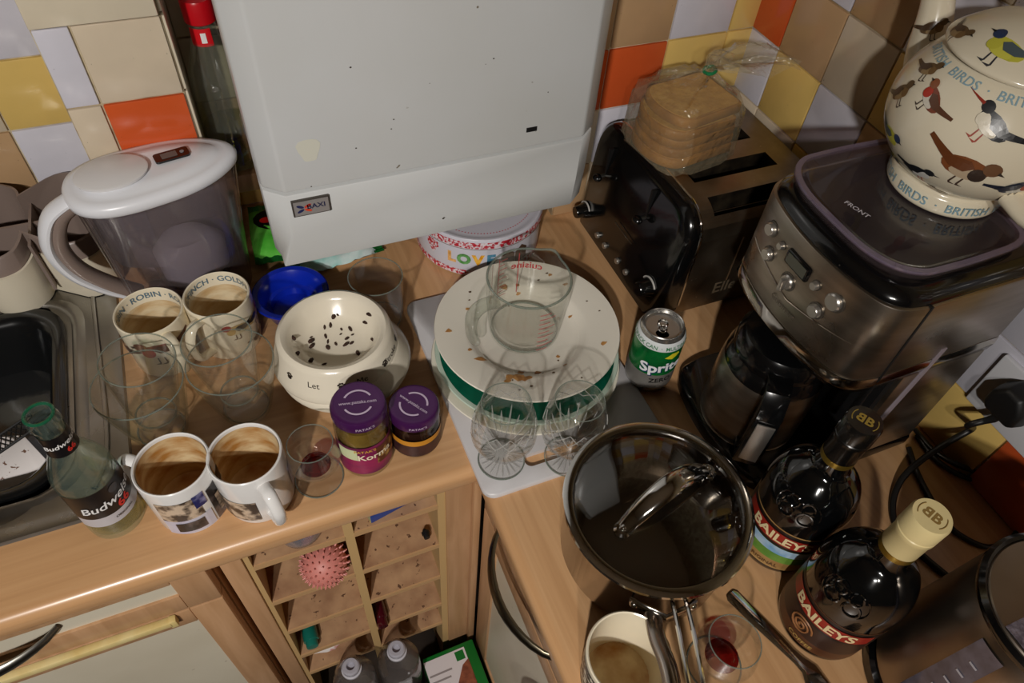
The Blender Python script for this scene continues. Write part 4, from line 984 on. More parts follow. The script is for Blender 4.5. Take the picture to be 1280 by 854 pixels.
for u, v in ((751.4,293),(760.5,306),(776,325),(786.5,339)):
    p = on_end(u,v); z = p.z-CT; x = .505+.026*(max(z,0)/th)**1.5
    MB().lathe([(0,.004),(.0045,.0038),(.0052,.002),(.0052,-.003)],16).map(lambda q: Vector((x+.001-q.z, p.y+q.x, z+q.y))).build('button', mat('button_silver',(180,176,168),.3,.8), to)
p = on_end(782,292); z = p.z-CT
MB().tube([(.5035+.026*(z/th)**1.5,p.y+.028,z+.0),(.5035+.026*(z/th)**1.5,p.y-.024,z)],.0008,5).build('badge_line', GREYMETAL, to)

# ================================================================== bread in a clear bag
br = thing('bread_bag', 'part loaf of sliced bread in a clear tied bag on the toaster', 'bread', (.592,.722,CT+th+.001), .12)
CRUST = mat('bread_crust',(172,116,38),.7,col2=(136,86,24),vscale=30); CRUMB = mat('bread_crumb',(206,158,74),.85,col2=(182,130,50),vscale=80,bump=.4,bscale=200)
def slice_out(s=1):
    w = .05*s
    return [(.058,-w),(.062,-w*.9),(.062,w*.9),(.058,w)] + [(-.03-.034*math.sin(t), w*1.06*math.cos(t)) for t in [PI*i/12 for i in range(13)]]
rb = random.Random(5)
for k in range(5):
    z0 = .0015 + .0148*k; jx, jy, sc = rb.uniform(-.003,.003), rb.uniform(-.003,.003), 1 - .02*k
    L_ = [[(a*g*sc+jx, b*g*sc+jy, z0+d + (.004*(a/.06)**2 if k == 4 else 0)) for a,b in slice_out()] for d,g in ((0,.975),(.0015,1),(.0125,1),(.0142,.975))]
    s_ = MB().loft(L_, True, True).build('bread_slice', CRUST, br, ang=50)
    MB().loft([[(a*.94*sc+jx, b*.93*sc+jy, z0+d + (.004*(a/.06)**2 if k == 4 else 0)) for a,b in slice_out()] for d in (.001,.0147)]).build('crumb', CRUMB, s_, ang=50)
BAG = thin('bag_film',(.96,.95,.93),(.72,.7,.68),.08,1.0,haze=.12,hazecol=(226,214,180),bump=1.0,bscale=60)
rnd = random.Random(4); loops = []
for i, (sx_, sy_, z, ox, oy) in enumerate(((.066,.066,.001,0,0),(.07,.07,.01,0,0),(.068,.07,.045,0,0),(.064,.066,.075,0,0),(.05,.05,.092,.004,.0),(.028,.026,.101,.01,-.002),(.009,.009,.11,.018,-.004),(.006,.006,.116,.022,-.004),(.014,.012,.124,.03,-.008),(.03,.022,.134,.045,-.018),(.042,.03,.14,.062,-.03),(.046,.03,.132,.08,-.04))):
    l = rrect(ox,oy,sx_,sy_,min(sx_,sy_)*.6,z,5); k = .0035 if i < 5 else .0055
    loops.append([(x+rnd.uniform(-k,k)*(.3 if i in (6,7) else 1), y+rnd.uniform(-k,k)*(.3 if i in (6,7) else 1), zz_+(rnd.uniform(-k,k) if i > 1 else 0)) for x,y,zz_ in l])
MB().loft(loops, True, False).build('clear_bag', BAG, br, ang=25)
MB().tube([(.0205+.0078*math.cos(2*PI*i/14), -.004+.0078*math.sin(2*PI*i/14), .1145+.002*math.cos(2*PI*i/14)) for i in range(15)], .0025, 8).build('bag_tie', mat('green_tie',(20,120,70),.4), br)
# ================================================================== coffee machine
def proj(P):
    d = Vector(P) - Vector((0,0,CAMZ)); c = d.dot(R2); return (640+FPX*d.dot(R0)/c, 427+FPX*d.dot(R1)/c)
cm = thing('coffee_machine', 'brushed steel and black filter coffee machine with curved control panel', 'coffee machine', (0,0,CT))
yc = .370
front = [(.561,-.107),(.536,-.101),(.52,-.084),(.5105,-.045),(.507,0),(.5105,.045),(.52,.084),(.536,.101),(.561,.107)]
FC = [(p.x,p.y) for p in cr([Vector(p) for p in front], 4)]
def dout(z, dx=0, dy=0, xb=.735, lip=0, fwd=0):
    o = [(x+dx-fwd*max(0,1-abs(y)/.1), yc+y*(1-dy/.107), z) for x,y in FC]
    return o + [(xb-dx*0, yc+.107-dy, z), (xb, yc-.107+dy, z)]
CST = mat('machine_steel',(190,180,168),.33,1,col2=(160,150,136),vscale=6,rvar=.07,bump=.03,bscale=260,stretch=(1,1,8))
MB().loft([dout(0,-.03), dout(.014,-.03), dout(.019,-.026,.003)]).build('base_plate', BLACK, cm, ang=50)
MB().box(.612,.735,yc-.106,yc+.106,.018,.2).build('column', CST, cm, bevel=.003)
MB().box(.602,.613,yc-.1,yc+.1,.019,.2).build('column_front', BLACKM, cm, smooth=False)
MB().loft([dout(.196,.012,.006), dout(.199,.002,.001), dout(.212,-.004,-.001,fwd=.003), dout(.222,-.001,0)]).build('head_lip', CHROME if False else mat('polished_steel',(190,184,176),.14,1,rvar=.05), cm, ang=60)
hd_ = MB().loft([dout(.222), dout(.33)]).build('head', CST, cm, bevel=.002, ang=40, bang=60)
MB().box(.5625,.5655,yc-.1078,yc-.1,.12,.331).build('panel_gap', BLACKM, cm, smooth=False)
MB().loft([dout(.33,.003,.003), dout(.337,.004,.004), dout(.343,.014,.014), dout(.343,.03,.03)]).build('top_cover', BLACK, cm, ang=70)
ga, gb2 = ay(1096,531,yc-.1075), ay(1181,436,yc-.1075)
MB().box(.685-.0035,.685+.0035,yc-.1082,yc-.105,ga.z-CT,gb2.z-CT).map(lambda p: p + Vector(((ga.x+(gb2.x-ga.x)*(p.z+CT-ga.z)/(gb2.z-ga.z))-.685,0,0))).build('water_gauge', mat('gauge_plastic',(150,138,146),.4), cm, smooth=False)
# control panel
def cp(u, v):
    p = ax(u, v, .512)
    for _ in range(4):
        yy_ = p.y - yc; xs = [q for q in FC]; xf = min(((abs(b-yy_),a) for a,b in xs))[1]; p = ax(u, v, xf)
    return p
pl_ = [cp(u,v) for u,v in ((952,280),(1050,366),(1062,395),(1058,412),(1040,440),(995,396),(955,330),(948,300))]
SIL = mat('button_silver_cm',(196,192,186),.28,.9)
def button(u, v, r, h=.006, parent=cm, name='button'):
    p = cp(u,v); nx = Vector((-1, (p.y-yc)*2.2 if abs(p.y-yc) > .06 else (p.y-yc)*.8, 0)).normalized()
    q = nx.to_track_quat('Z','Y'); base_ = Vector((p.x, p.y, p.z-CT))
    MB().lathe([(r*1.25,-.002),(r*1.25,.0008),(r*1.05,.001)],20).map(lambda t: base_ + q @ t).build('button_ring', mat('ring_dark',(110,104,96),.3,.8), parent)
    return MB().lathe([(0,h),(r*.85,h),(r,h-.0015),(r,-.002)],24).map(lambda t: base_ + q @ t).build(name, SIL, parent), base_, q
for u, v, r in ((966,286,.0075),(979,307,.0042),(961.5,317,.0072),(1021,356.5,.0048),(1044.6,377,.0098),(1020,388,.0078)): button(u,v,r)
dk, base_, q_ = button(985,352,.0088,.004,name='dial'); MB().box(-.0022,.0022,-.010,.006,.003,.011).map(lambda t: base_ + q_ @ t).build('dial_grip', SIL, dk, bevel=.001)
c4 = [cp(u,v) for u,v in ((982,319),(990,307),(1016,343),(1008,356))]; nn = Vector((-1,0,0))
cen = sum((Vector(p) for p in c4), Vector())/4; yw = (max(p.y for p in c4)-min(p.y for p in c4))/2*.92
dsp = MB().box(cen.x-.004,cen.x+.004,cen.y-.0185,cen.y+.0185,cen.z-CT-.0095,cen.z-CT+.0095).build('display', BLACK, cm, bevel=.003)
MB().box(cen.x-.0043,cen.x+.003,cen.y-.0145,cen.y+.0145,cen.z-CT-.0062,cen.z-CT+.0062).build('screen', mat('lcd_grey',(74,74,64),.3), dsp, smooth=False)
letters('lettering','Cuisinart',.011,mat('engraved_steel',(130,120,108),.4,.8),cm,lambda x,y: (min(((abs(b+x),a) for a,b in FC))[1]-.0008, yc-x, .243+y),.01)
MB().tube([(x-.0006,yc+y,.268-.014*(1-abs(y)/.08)) for x,y in FC if abs(y) < .085],.0008,5).build('panel_line', CST, cm)
# clear plastic cover on top
hop = [(.523,0),(.525,.045),(.537,.076),(.558,.092),(.585,.095),(.64,.095),(.69,.089),(.705,.06),(.708,0)]
HP = [(a,b) for a,b in hop] + [(a,-b) for a,b in reversed(hop[1:-1])]
HS = [(p.x,p.y) for p in cr([Vector(p) for p in HP+[HP[0]]],4)[:-1]]
def hl(z, g): return [(.617+(x-.617)*(1-g/.092), .378+y*(1-g/.094), z) for x,y in HS]
SMK = thin('smoky_lid',(.66,.61,.63),(.42,.37,.41),.06,1.0,haze=.14,hazecol=(126,110,116))
hopper = thing('plastic_cover', 'smoky purple plastic lid on top of the coffee machine under the teapot', 'lid', (0,0,CT+.3425))
MB().loft([hl(0,.006), hl(.002,.002), hl(.007,0), hl(.0115,-.001), hl(.0135,.001), hl(.014,.005), hl(.012,.009), hl(.011,.013)],False,True).build('lid_shell', SMK, hopper, ang=50)
MB().loft([hl(.0105,-.0005), hl(.0145,-.0005), hl(.0145,.0045), hl(.0105,.0045), hl(.0105,-.0005)],False,False).build('rim_bead', thin('lilac_rim',(.72,.66,.74),(.5,.44,.52),.08,1.0,haze=.3,hazecol=(176,160,184)), hopper, ang=50)
ft_ = az(1071,262,CT+.3537); letters('lettering','FRONT',.0085,mat('lid_white_print',(206,200,206),.5),hopper,on_plane((ft_.x,ft_.y,.0115),(0.25,-.97,0),(.97,.25,0)),.01,1.05)
# thermal carafe
cf = thing('thermal_carafe', 'steel thermal carafe with black lid and handle under the coffee machine head', 'carafe', (.546,.372,CT+.0192))
MB().lathe(crp([(0,.0),(.058,.0),(.0625,.004),(.064,.02),(.064,.09),(.06,.118),(.056,.128)],4),56).build('body', CST, cf)
MB().lathe([(.0565,.126),(.0575,.13),(.056,.15),(.05,.158),(.03,.16),(0,.16)],56).build('lid', BLACK, cf)
MB().lathe([(.0622,.11),(.0615,.118),(.0575,.132)],56).build('collar', BLACK, cf)
ha2 = math.atan2(-.72,-.62); dv = Vector((math.cos(ha2), math.sin(ha2), 0)); sd = Vector((-dv.y, dv.x, 0))
def hbar(pts, w_, t_): return MB().loft([[p + sd*w_ + o*t_, p - sd*w_ + o*t_, p - sd*w_ - o*t_, p + sd*w_ - o*t_] for p, o in pts])
hpn = [(dv*.055+Vector((0,0,.138)), Vector((0,0,1))), (dv*.078+Vector((0,0,.137)), (dv*.6+Vector((0,0,1))).normalized()), (dv*.09+Vector((0,0,.12)), dv), (dv*.094+Vector((0,0,.06)), dv), (dv*.09+Vector((0,0,.02)), dv), (dv*.062+Vector((0,0,.014)), Vector((0,0,1)))]
hh = hbar(hpn,.014,.008).build('handle', BLACK, cf, bevel=.003)
MB().loft([[p + sd*.0105, p - sd*.0105, p - sd*.0105 - dv*.002, p + sd*.0105 - dv*.002] for p in (dv*.1035+Vector((0,0,.108)), dv*.1035+Vector((0,0,.035)))]).map(lambda p: p).build('handle_plate', mat('plate_satin',(206,202,196),.42,1), hh, bevel=.0005)

# ================================================================== teapot
tpz = CT+.3425+.0112
tpc = az(1176,232,tpz); te = thing('teapot', 'cream teapot painted with garden and sea birds on the coffee machine', 'teapot', tpc); TSC = 1.04; te.scale = (TSC,)*3
TB = [(.049,0),(.053,.001),(.055,.005),(.053,.016),(.05,.020),(.052,.024),(.068,.036),(.082,.058),(.0865,.082),(.083,.105),(.07,.128),(.06,.137),(.058,.14)]
TBs = crp(TB,4)
MB().lathe([(0,.003),(.046,.003)]+TBs+[(.053,.14),(.056,.134),(.066,.124),(.078,.104),(.08,.082),(.075,.06),(.06,.038),(0,.028)],64).build('body', CREAM, te)
td = MB().lathe(crp([(.063,.139),(.066,.141),(.065,.145),(.056,.153),(.042,.163),(.024,.17),(.012,.172)],4)+[(.008,.176),(.012,.184),(.013,.19),(.009,.195),(0,.197)],56).build('lid', CREAM, te)
def tr_(z):
    for (ra,za),(rb_,zb_) in zip(TBs,TBs[1:]):
        if za-1e-9 <= z <= zb_+1e-9 and zb_ > za: return ra+(rb_-ra)*(z-za)/(zb_-za)
    return .055
LBs = [(.066,.141),(.065,.145),(.056,.153),(.042,.163),(.024,.17)]
def lr_(z):
    for (ra,za),(rb_,zb_) in zip(LBs,LBs[1:]):
        if za <= z <= zb_: return ra+(rb_-ra)*(z-za)/(zb_-za)
    return .024
def find(u, v, z0, z1, rf):
    best = None
    for i in range(90):
        z = z0+(z1-z0)*i/89
        for j in range(120):
            a = 2*PI*j/120; P_ = tpc + TSC*Vector((rf(z)*math.cos(a), rf(z)*math.sin(a), z))
            if (Vector((0,0,CAMZ))-P_).dot(Vector((math.cos(a),math.sin(a),.6*(z-.075)/.05))) < 0: continue
            q = proj(P_); d = (q[0]-u)**2+(q[1]-v)**2
            if best is None or d < best[0]: best = (d,a,z)
    return best[1], best[2]
def fpot(a, z0, rf, zlo, zhi):
    h_ = .004; 
    def fn(x, y, off):
        # walk up the profile by arc length
        z = z0; s_ = 1 if y >= 0 else -1; n_ = 12; dy = abs(y)/n_
        for _ in range(n_):
            sl = (rf(min(z+h_,zhi))-rf(max(z-h_,zlo)))/(min(z+h_,zhi)-max(z-h_,zlo)); z = min(max(z + s_*dy/math.sqrt(1+sl*sl), zlo), zhi)
        r = rf(z); aa = a + x/max(rf(z0),.02); sl = (rf(min(z+h_,zhi))-rf(max(z-h_,zlo)))/(min(z+h_,zhi)-max(z-h_,zlo)); k = off/math.sqrt(1+sl*sl)
        return ((r+k)*math.cos(aa), (r+k)*math.sin(aa), z - k*sl)
    return fn
for kind, u, v, s, mir, rot, bk in (('robin',1164,122,.027,-1,-.35,.7),('wader',1238,156,.033,-1,-.35,3.2),('tit',1114,168,.027,1,-.2,.8),('puffin',1147,213,.026,1,.1,1.2),('sparrow',1208,210,.042,1,-.25,.8),('brown',1127,115,.025,1,.6,.6),('brown',1162,86,.022,1,.3,.6),('swallow',1272,235,.028,1,.2,.6),('robin',1170,247,.022,-1,-.4,.7),('tit',1105,205,.02,1,0,.7)):
    a, z = find(u,v,.026,.132,tr_); bird(te, kind, fpot(a,z,tr_,.024,.136), s, mir, rot, 2, beak=bk)
a, z = find(1258,62,.146,.166,lr_); bird(td, 'tit', fpot(a,z,lr_,.142,.169), .034, -1, 0, 2)
a, z = find(1200,40,.146,.166,lr_); bird(td, 'brown', fpot(a,z,lr_,.142,.169), .024, 1, 0, 2)
TXT = mat('pale_blue_letter',(140,170,182),.4)
acp = cam_a(tpc)
letters('lettering','BRITISH  BIRDS  ·  BRITISH  BIRDS  ·',.0125,TXT,te,on_cyl(.0552,.0105,acp+.2,.0006),.01)
fs_ = fpot(acp-.05,.1305,tr_,.1,.139)
letters('lettering','BRITISH  BIRDS  ·  BRITISH  BIRDS  ·',.0115,TXT,te,lambda x,y: fs_(x,y,.0008),.01)
sa = math.radians(80); sdv = Vector((math.cos(sa), math.sin(sa), 0))
spt = cr([sdv*.07+Vector((0,0,.055)), sdv*.1+Vector((0,0,.085)), sdv*.118+Vector((0,0,.125)), sdv*.14+Vector((0,0,.162))],5); ns = len(spt)
spo = MB().tube(spt,[.028-.016*(i/(ns-1))**.7 for i in range(ns)],18).build('spout', CREAM, te)
hdv = -sdv; hpt = cr([hdv*.075+Vector((0,0,.045)), hdv*.108+Vector((0,0,.042)), hdv*.135+Vector((0,0,.066)), hdv*.136+Vector((0,0,.1)), hdv*.11+Vector((0,0,.128)), hdv*.07+Vector((0,0,.122))],5); nh = len(hpt)
MB().tube(hpt,[.013-.005*math.sin(PI*i/(nh-1)) for i in range(nh)],14,flat=(.8,1.25)).build('handle', CREAM, te)
# a small brown bird on the spout
best = min(((proj(tpc+sdv*d_+Vector((0,0,z_)))[0]-1178)**2+(proj(tpc+sdv*d_+Vector((0,0,z_)))[1]-40)**2, d_, z_) for d_, z_ in [(p.dot(sdv), p.z) for p in spt])
cv = (Vector((0,0,CAMZ))-(tpc+sdv*best[1]+Vector((0,0,best[2])))).normalized(); up_ = Vector((0,0,1)); rt_ = up_.cross(cv).normalized(); up2 = cv.cross(rt_)
sc_ = sdv*best[1]+Vector((0,0,best[2])); rs_ = .0185
bird(spo,'brown',lambda x,y,off: sc_ + rt_*rs_*math.sin(x/rs_) + up2*y + cv*(rs_*math.cos(x/rs_)+off), .022, 1, .3, 2)

# ================================================================== cream liqueur bottles
def liqueur(label, pos, capm, capink, bandm, kind):
    t_ = thing('liqueur_bottle', label, 'bottle', pos); ac = cam_a(pos) + .05; Rb = .0475
    DG = mat('dark_bottle_glass',(7,8,9),.08,coat=.6,spec=.6)
    MB().lathe(crp([(0,.003),(.04,.0),(.0465,.005),(Rb,.014),(Rb,.06),(.0485,.1),(.0478,.125),(.041,.148),(.029,.163),(.0195,.172),(.0165,.184),(.0155,.2)],5)+[(0,.2)],56).build('glass', DG, t_)
    MB().lathe([(.0168,.188),(.0172,.19),(.0172,.222),(.0182,.224),(.0182,.229),(.0174,.230),(.0182,.231),(.0182,.25),(.0168,.2535),(0,.2535)],40).build('cap', capm, t_)
    MB().lathe([(.0174,.1885),(.0176,.193),(.0174,.1965)],40).build('cap_band', mat('gold_foil',(150,124,50),.3,.8), t_)
    for s in (1,-1): letters('cap_emblem','B',.0145,capink,t_,lambda x,y,s=s: (s*(x+.0042)*math.cos(ac)+y*math.sin(ac)*-1*0+ (-y)*math.cos(ac+PI/2)*-0 + y*math.cos(ac+PI), s*(x+.0042)*math.sin(ac)*1+ y*math.sin(ac+PI), .2537) if False else tuple(Vector((0,0,.2538)) + Vector((-math.sin(ac),math.cos(ac),0))*(s*(x+.0042)) - Vector((math.cos(ac),math.sin(ac),0))*y),.03)
    mm = MB(); vx, vy = Vector((-math.sin(ac),math.cos(ac),0)), Vector((math.cos(ac),math.sin(ac),0))
    for a0,a1 in ((-.6,.6),(PI-.6,PI+.6)):
        mm.tube([Vector((0,0,.2537))+vx*.0125*math.cos(a0+(a1-a0)*i/10)+vy*.0125*math.sin(a0+(a1-a0)*i/10) for i in range(11)],.0005,5)
    mm.build('cap_ring', capink, t_)
    # raised monogram on the shoulder
    SP = [(.0485,.1),(.0478,.125),(.041,.148),(.029,.163),(.0195,.172)]
    def sh(x, y):
        z = .134+y*.95
        for (ra,za),(rb2,zb2) in zip(SP,SP[1:]):
            if z <= zb2: break
        r = ra+(rb2-ra)*min(max((z-za)/(zb2-za),0),1)
        return Vector(((r+.0006)*math.cos(ac+x/.042),(r+.0006)*math.sin(ac+x/.042),z+.0003))
    mm = MB()
    for s in (1,-1):
        for cy_, rr in ((.008,.0075),(-.007,.009)):
            mm.tube([sh(s*1.15*(.002+rr*.95*(1+math.cos(t))*.75), cy_+rr*math.sin(t)) for t in [2*PI*i/20 for i in range(21)]],.0015,6,caps=False)
    for rr_ in (1,):
        for a0 in (-.7,PI-.7): mm.tube([sh(.0225*math.cos(a0+1.4*i/10),.021*math.sin(a0+1.4*i/10)) for i in range(11)],.001,6)
    mm.build('glass_monogram', DG, t_)
    lbm = mat('label_'+kind, (176,140,86) if kind == 'original' else (96,58,34), .45, col2=(150,112,64) if kind == 'original' else (74,42,24), vscale=30)
    lb = band(Rb,.012,.0482,.094,ac-1.45,ac+1.45,36,.0004).build('label', lbm, t_)
    band(Rb+.0006,.06,.0482,.092,ac-1.3,ac+1.3,30,.0006).build('dark_field', mat('label_dark',(24,14,12),.4), lb)
    if kind == 'original':
        band(Rb+.0006,.03,Rb+.0006,.06,ac-.95,ac+.95,24,.0007).build('meadow_print', mat('meadow_green',(60,120,40),.45,col2=(110,150,60),vscale=40), lb)
        band(Rb+.0006,.046,Rb+.0006,.06,ac-.6,ac+.95,24,.0010).build('sky_print', mat('sky_blue',(90,150,196),.45,col2=(206,220,226),vscale=30), lb)
        letters('lettering','ORIGINAL',.0085,mat('brown_letter',(90,60,30),.5),lb,on_cyl(Rb+.001,.02,ac,.0006),.01)
    else:
        mm = MB(); sp_ = [on_cyl(Rb+.001,.045,ac-.2,.0008)(.0145*(1-i/44)*math.cos(i*.42),.0145*(1-i/44)*math.sin(i*.42)) for i in range(42)]
        mm.tube(sp_,.0011,5); mm.build('swirl_print', mat('swirl_tan',(150,100,60),.45), lb)
        band(Rb+.0006,.03,Rb+.0006,.06,ac-1.2,ac+1.2,30,.0005).build('coffee_field', mat('label_brown',(52,30,20),.45), lb)
        letters('lettering','COFFEE',.0085,mat('gold_letter',(196,160,90),.5),lb,on_cyl(Rb+.001,.02,ac,.0006),.01)
    band(Rb+.001,.066,.0488,.0865,ac-1.1,ac+1.1,30,.0008).build('red_band', mat('label_red',(150,34,24),.4), lb)
    letters('lettering','BAILEYS',.0205,mat('label_cream_letter',(226,206,160),.45),lb,on_cyl(.0494,.0762,ac+.05,.0008),.03,1.0)
    return t_
liqueur('dark cream liqueur bottle with black cap and meadow label beside the coffee machine', (.484,.2125,CT), mat('black_cap',(14,13,12),.25,coat=.4), mat('gold_ink',(176,150,70),.4,.5), None, 'original')
liqueur('dark cream liqueur bottle with cream cap and coffee label beside the kettle', (.473,.112,CT), mat('cream_cap',(222,204,150),.35), mat('tan_ink',(140,112,60),.5), None, 'coffee')

# ================================================================== saucepan
sp_c = Vector((.3215,.2605,CT)); sn = thing('saucepan', 'steel saucepan with discoloured sides, wire handle and riveted brackets', 'saucepan', sp_c)
PST = mat('pan_steel',(176,168,160),.18,1,col2=(140,118,104),vscale=7,lo=.4,hi=.7,rvar=.06)
MB().lathe([(0,.001),(.086,.001),(.092,.004),(.095,.014),(.097,.095),(.0995,.102),(.1005,.103),(.098,.104),(.0955,.1),(.0935,.016),(.088,.007),(0,.005)],72).build('pan', PST, sn)
aH = math.atan2(az(838,800,CT+.09).y-sp_c.y, az(838,800,CT+.09).x-sp_c.x)
hvd = Vector((math.cos(aH),math.sin(aH),0)); hsd = Vector((-hvd.y,hvd.x,0))
MB().tube([hvd*.094+hsd*.033+Vector((0,0,.078)), hvd*.101+hsd*.024+Vector((0,0,.08)), hvd*.112+Vector((0,0,.081)), hvd*.101-hsd*.024+Vector((0,0,.08)), hvd*.094-hsd*.033+Vector((0,0,.078))],.0055,10,flat=(1.3,.6)).build('bracket', CHROME, sn)
for s in (1,-1): MB().ball(hvd*.098+hsd*.03*s+Vector((0,0,.079)),.005,12,6).build('rivet', CHROME, sn)
MB().tube(cr([hvd*.108-hsd*.012+Vector((0,0,.08)), hvd*.135-hsd*.012+Vector((0,0,.088)), hvd*.17-hsd*.007+Vector((0,0,.1)), hvd*.24-hsd*.007+Vector((0,0,.112)), hvd*.3+Vector((0,0,.115))],5),.0075,12,flat=(.6,1.2)).build('handle', PST, sn)
for s in (.004,.018): MB().tube(cr([hvd*.1+hsd*s+Vector((0,0,.099)), hvd*.15+hsd*s+Vector((0,0,.112)), hvd*.24+hsd*(s*.8+.003)+Vector((0,0,.119)), hvd*.3+hsd*.004+Vector((0,0,.118))],5),.0024,8).build('handle_rod', CHROME, sn)
MB().tube([-hvd*.098+hsd*.016*math.cos(t)-hvd*.014*math.sin(t)+Vector((0,0,.088)) for t in [PI*i/12 for i in range(13)]],.003,8).build('helper_loop', CHROME, sn)
ld = thing('glass_cover', 'glass saucepan lid with steel rim and arched handle', 'lid', sp_c + Vector((0,0,.1042)))
MB().lathe([(.0935,0),(.1015,0),(.1035,.0025),(.103,.006),(.099,.0075),(.093,.0065),(.0915,.003),(.0935,0)],80).build('rim', CHROME, ld)
LG = thin('lid_glass',(.8,.79,.76),(.5,.48,.44),.02,1.0,base=.09); 
MB().lathe(crp([(.0935,.0035),(.08,.0105),(.05,.0175),(.02,.0205),(0,.021)],5)+crp([(0,.0175),(.02,.017),(.05,.014),(.08,.007),(.0935,.0015)],5),72).build('glass', LG, ld)
e0, e1 = az(778,663,CT+.118)-sp_c, az(884,590,CT+.118)-sp_c; e0.z = e1.z = .0135
hv = (e1-e0); mid = (e0+e1)/2; ha3 = cr([e0+Vector((0,0,.001)), e0+hv*.13+Vector((0,0,.02)), e0+hv*.32+Vector((0,0,.034)), mid+Vector((0,0,.038)), e0+hv*.68+Vector((0,0,.034)), e0+hv*.87+Vector((0,0,.02)), e1+Vector((0,0,.001))],4)
MB().tube(ha3,[.0062+.003*math.sin(PI*i/(len(ha3)-1)) for i in range(len(ha3))],12,flat=(.55,1.35)).build('handle', CHROME, ld)
for p in (e0,e1):
    MB().lathe([(0,.004),(.007,.0035),(.0095,.001),(.0095,-.003)],18,(p.x,p.y,.0145)).build('handle_foot', CHROME, ld)
    MB().ball((p.x,p.y,.019),.004,10,6).build('rivet', CHROME, ld)

# ================================================================== cup, small glass and fork in front of the saucepan
pq = az(787,818,CT+.085); pq.z = CT
cup = thing('mug', 'cream cup with black patterned outside below the saucepan handle', 'mug', pq)
MB().lathe(mug_prof(.0425,.085,.037),56).build('body', CREAM, cup)
MB().lathe([(.0345,.02),(.0335,.0125),(.026,.0085),(0,.0072)],40).build('stained_inside', STAIN, cup)
band(.0376,.012,.0421,.078,0,2*PI,56,.0006).build('pattern_print', mat('black_pattern',(22,22,26),.3,col2=(228,220,200),vscale=130,lo=.52,hi=.56), cup)
mug_handle(.041,-2.4,.018,.066,.028,.0048,CREAM,cup)
snifter('small stemmed liqueur glass with red dregs under the saucepan handle', (.333,.113,CT), .0265, .0315, .078, .03, GLASS)
fk = thing('fork', 'steel fork lying on the worktop beside the liqueur bottles', 'fork', (0,0,CT))
f0, f1 = Vector((.393,.168,.006)), Vector((.418,.062,.006)); fd = (f1-f0).normalized(); fs2 = Vector((-fd.y,fd.x,0))
def fl(d_, w_, z_, t_=.0012): p = f0+fd*d_; return [p+fs2*w_+Vector((0,0,z_-t_)), p+fs2*w_+Vector((0,0,z_)), p+fs2*w_*.5+Vector((0,0,z_+t_)), p-fs2*w_*.5+Vector((0,0,z_+t_)), p-fs2*w_+Vector((0,0,z_)), p-fs2*w_+Vector((0,0,z_-t_))]
MB().loft([fl(-.004,.006,-.003),fl(0,.0085,-.003),fl(.03,.0075,.0),fl(.07,.005,.005),fl(.09,.0035,.007)]).build('handle', CHROME, fk, ang=50)
MB().loft([fl(.089,.0036,.007),fl(.1,.0045,.008),fl(.112,.011,.006),fl(.13,.0125,.0015)]).build('head', CHROME, fk, ang=50)
for k in range(4):
    o_ = (k-1.5)*.0064
    MB().loft([[p+fs2*(o_+.0018),p+fs2*(o_+.0018)+Vector((0,0,.0016)),p+fs2*(o_-.0018)+Vector((0,0,.0016)),p+fs2*(o_-.0018)] for p in [f0+fd*d_+Vector((0,0,z_)) for d_,z_ in ((.129,-.0003),(.15,-.004),(.172,-.001))]]).build('tine', CHROME, fk)

# ================================================================== kettle
kc = Vector((.56,.004,CT)); ke = thing('kettle', 'brushed steel kettle with water window and black rim', 'kettle', kc)
MB().lathe([(0,.0),(.086,.0),(.089,.004),(.088,.016),(.084,.02),(0,.02)],56).build('power_base', BLACK, ke)
KS = mat('kettle_steel',(172,160,148),.36,1,col2=(138,126,112),vscale=6,rvar=.08)
kp = lambda z: .085 - .011*max(0,(z-.04)/.17)
MB().lathe([(0,.021),(.08,.021),(.0845,.026),(kp(.04),.04),(kp(.1),.1),(kp(.16),.16),(kp(.2),.2),(.072,.204),(0,.204)],64).build('body', KS, ke)
MB().lathe([(.0745,.2),(.0765,.203),(.0765,.208),(.073,.212),(.07,.21),(.07,.203)],64).build('rim', BLACK, ke)
kl = MB().lathe([(0,.211),(.05,.2115),(.068,.2105),(.0705,.208),(.0705,.203)],64).build('lid', KS, ke)
aw = PI*.985
WG = mat('window_grey',(96,92,104),.12,col2=(74,70,80),vscale=60,coat=.5)
kw = band(kp(.05),.045,kp(.19),.19,aw-.16,aw+.16,10,.0015).build('water_window', WG, ke)
mm = MB()
for i in range(6): mm.add(*(lambda b:(b.v,b.f))(band(kp(.05),.06+.02*i,kp(.05),.0625+.02*i,aw-.02,aw+.08,4,.0022)))
mm.map(lambda p: Vector((p.x*(kp(p.z)+.0022)/(kp(.05)+.0022), p.y*(kp(p.z)+.0022)/(kp(.05)+.0022), p.z))).build('level_marks', mat('mark_grey',(170,168,176),.5), kw, smooth=False)
MB().box(-.066,.0,-.011,.011,.2114,.2122).map(lambda p: Vector((p.x,p.y+.004,p.z))).build('lid_window', mat('droplet_window',(120,112,122),.15,col2=(70,64,74),vscale=160,coat=.6,bump=.6,bscale=260), kl, smooth=False)
khd = Vector((.97,.25,0)).normalized()
MB().tube(cr([khd*.07+Vector((0,0,.2)), khd*.1+Vector((0,0,.212)), khd*.13+Vector((0,0,.19)), khd*.135+Vector((0,0,.12)), khd*.12+Vector((0,0,.06)), khd*.08+Vector((0,0,.04))],5),.012,12,flat=(.8,1.2)).build('handle', BLACK, ke)

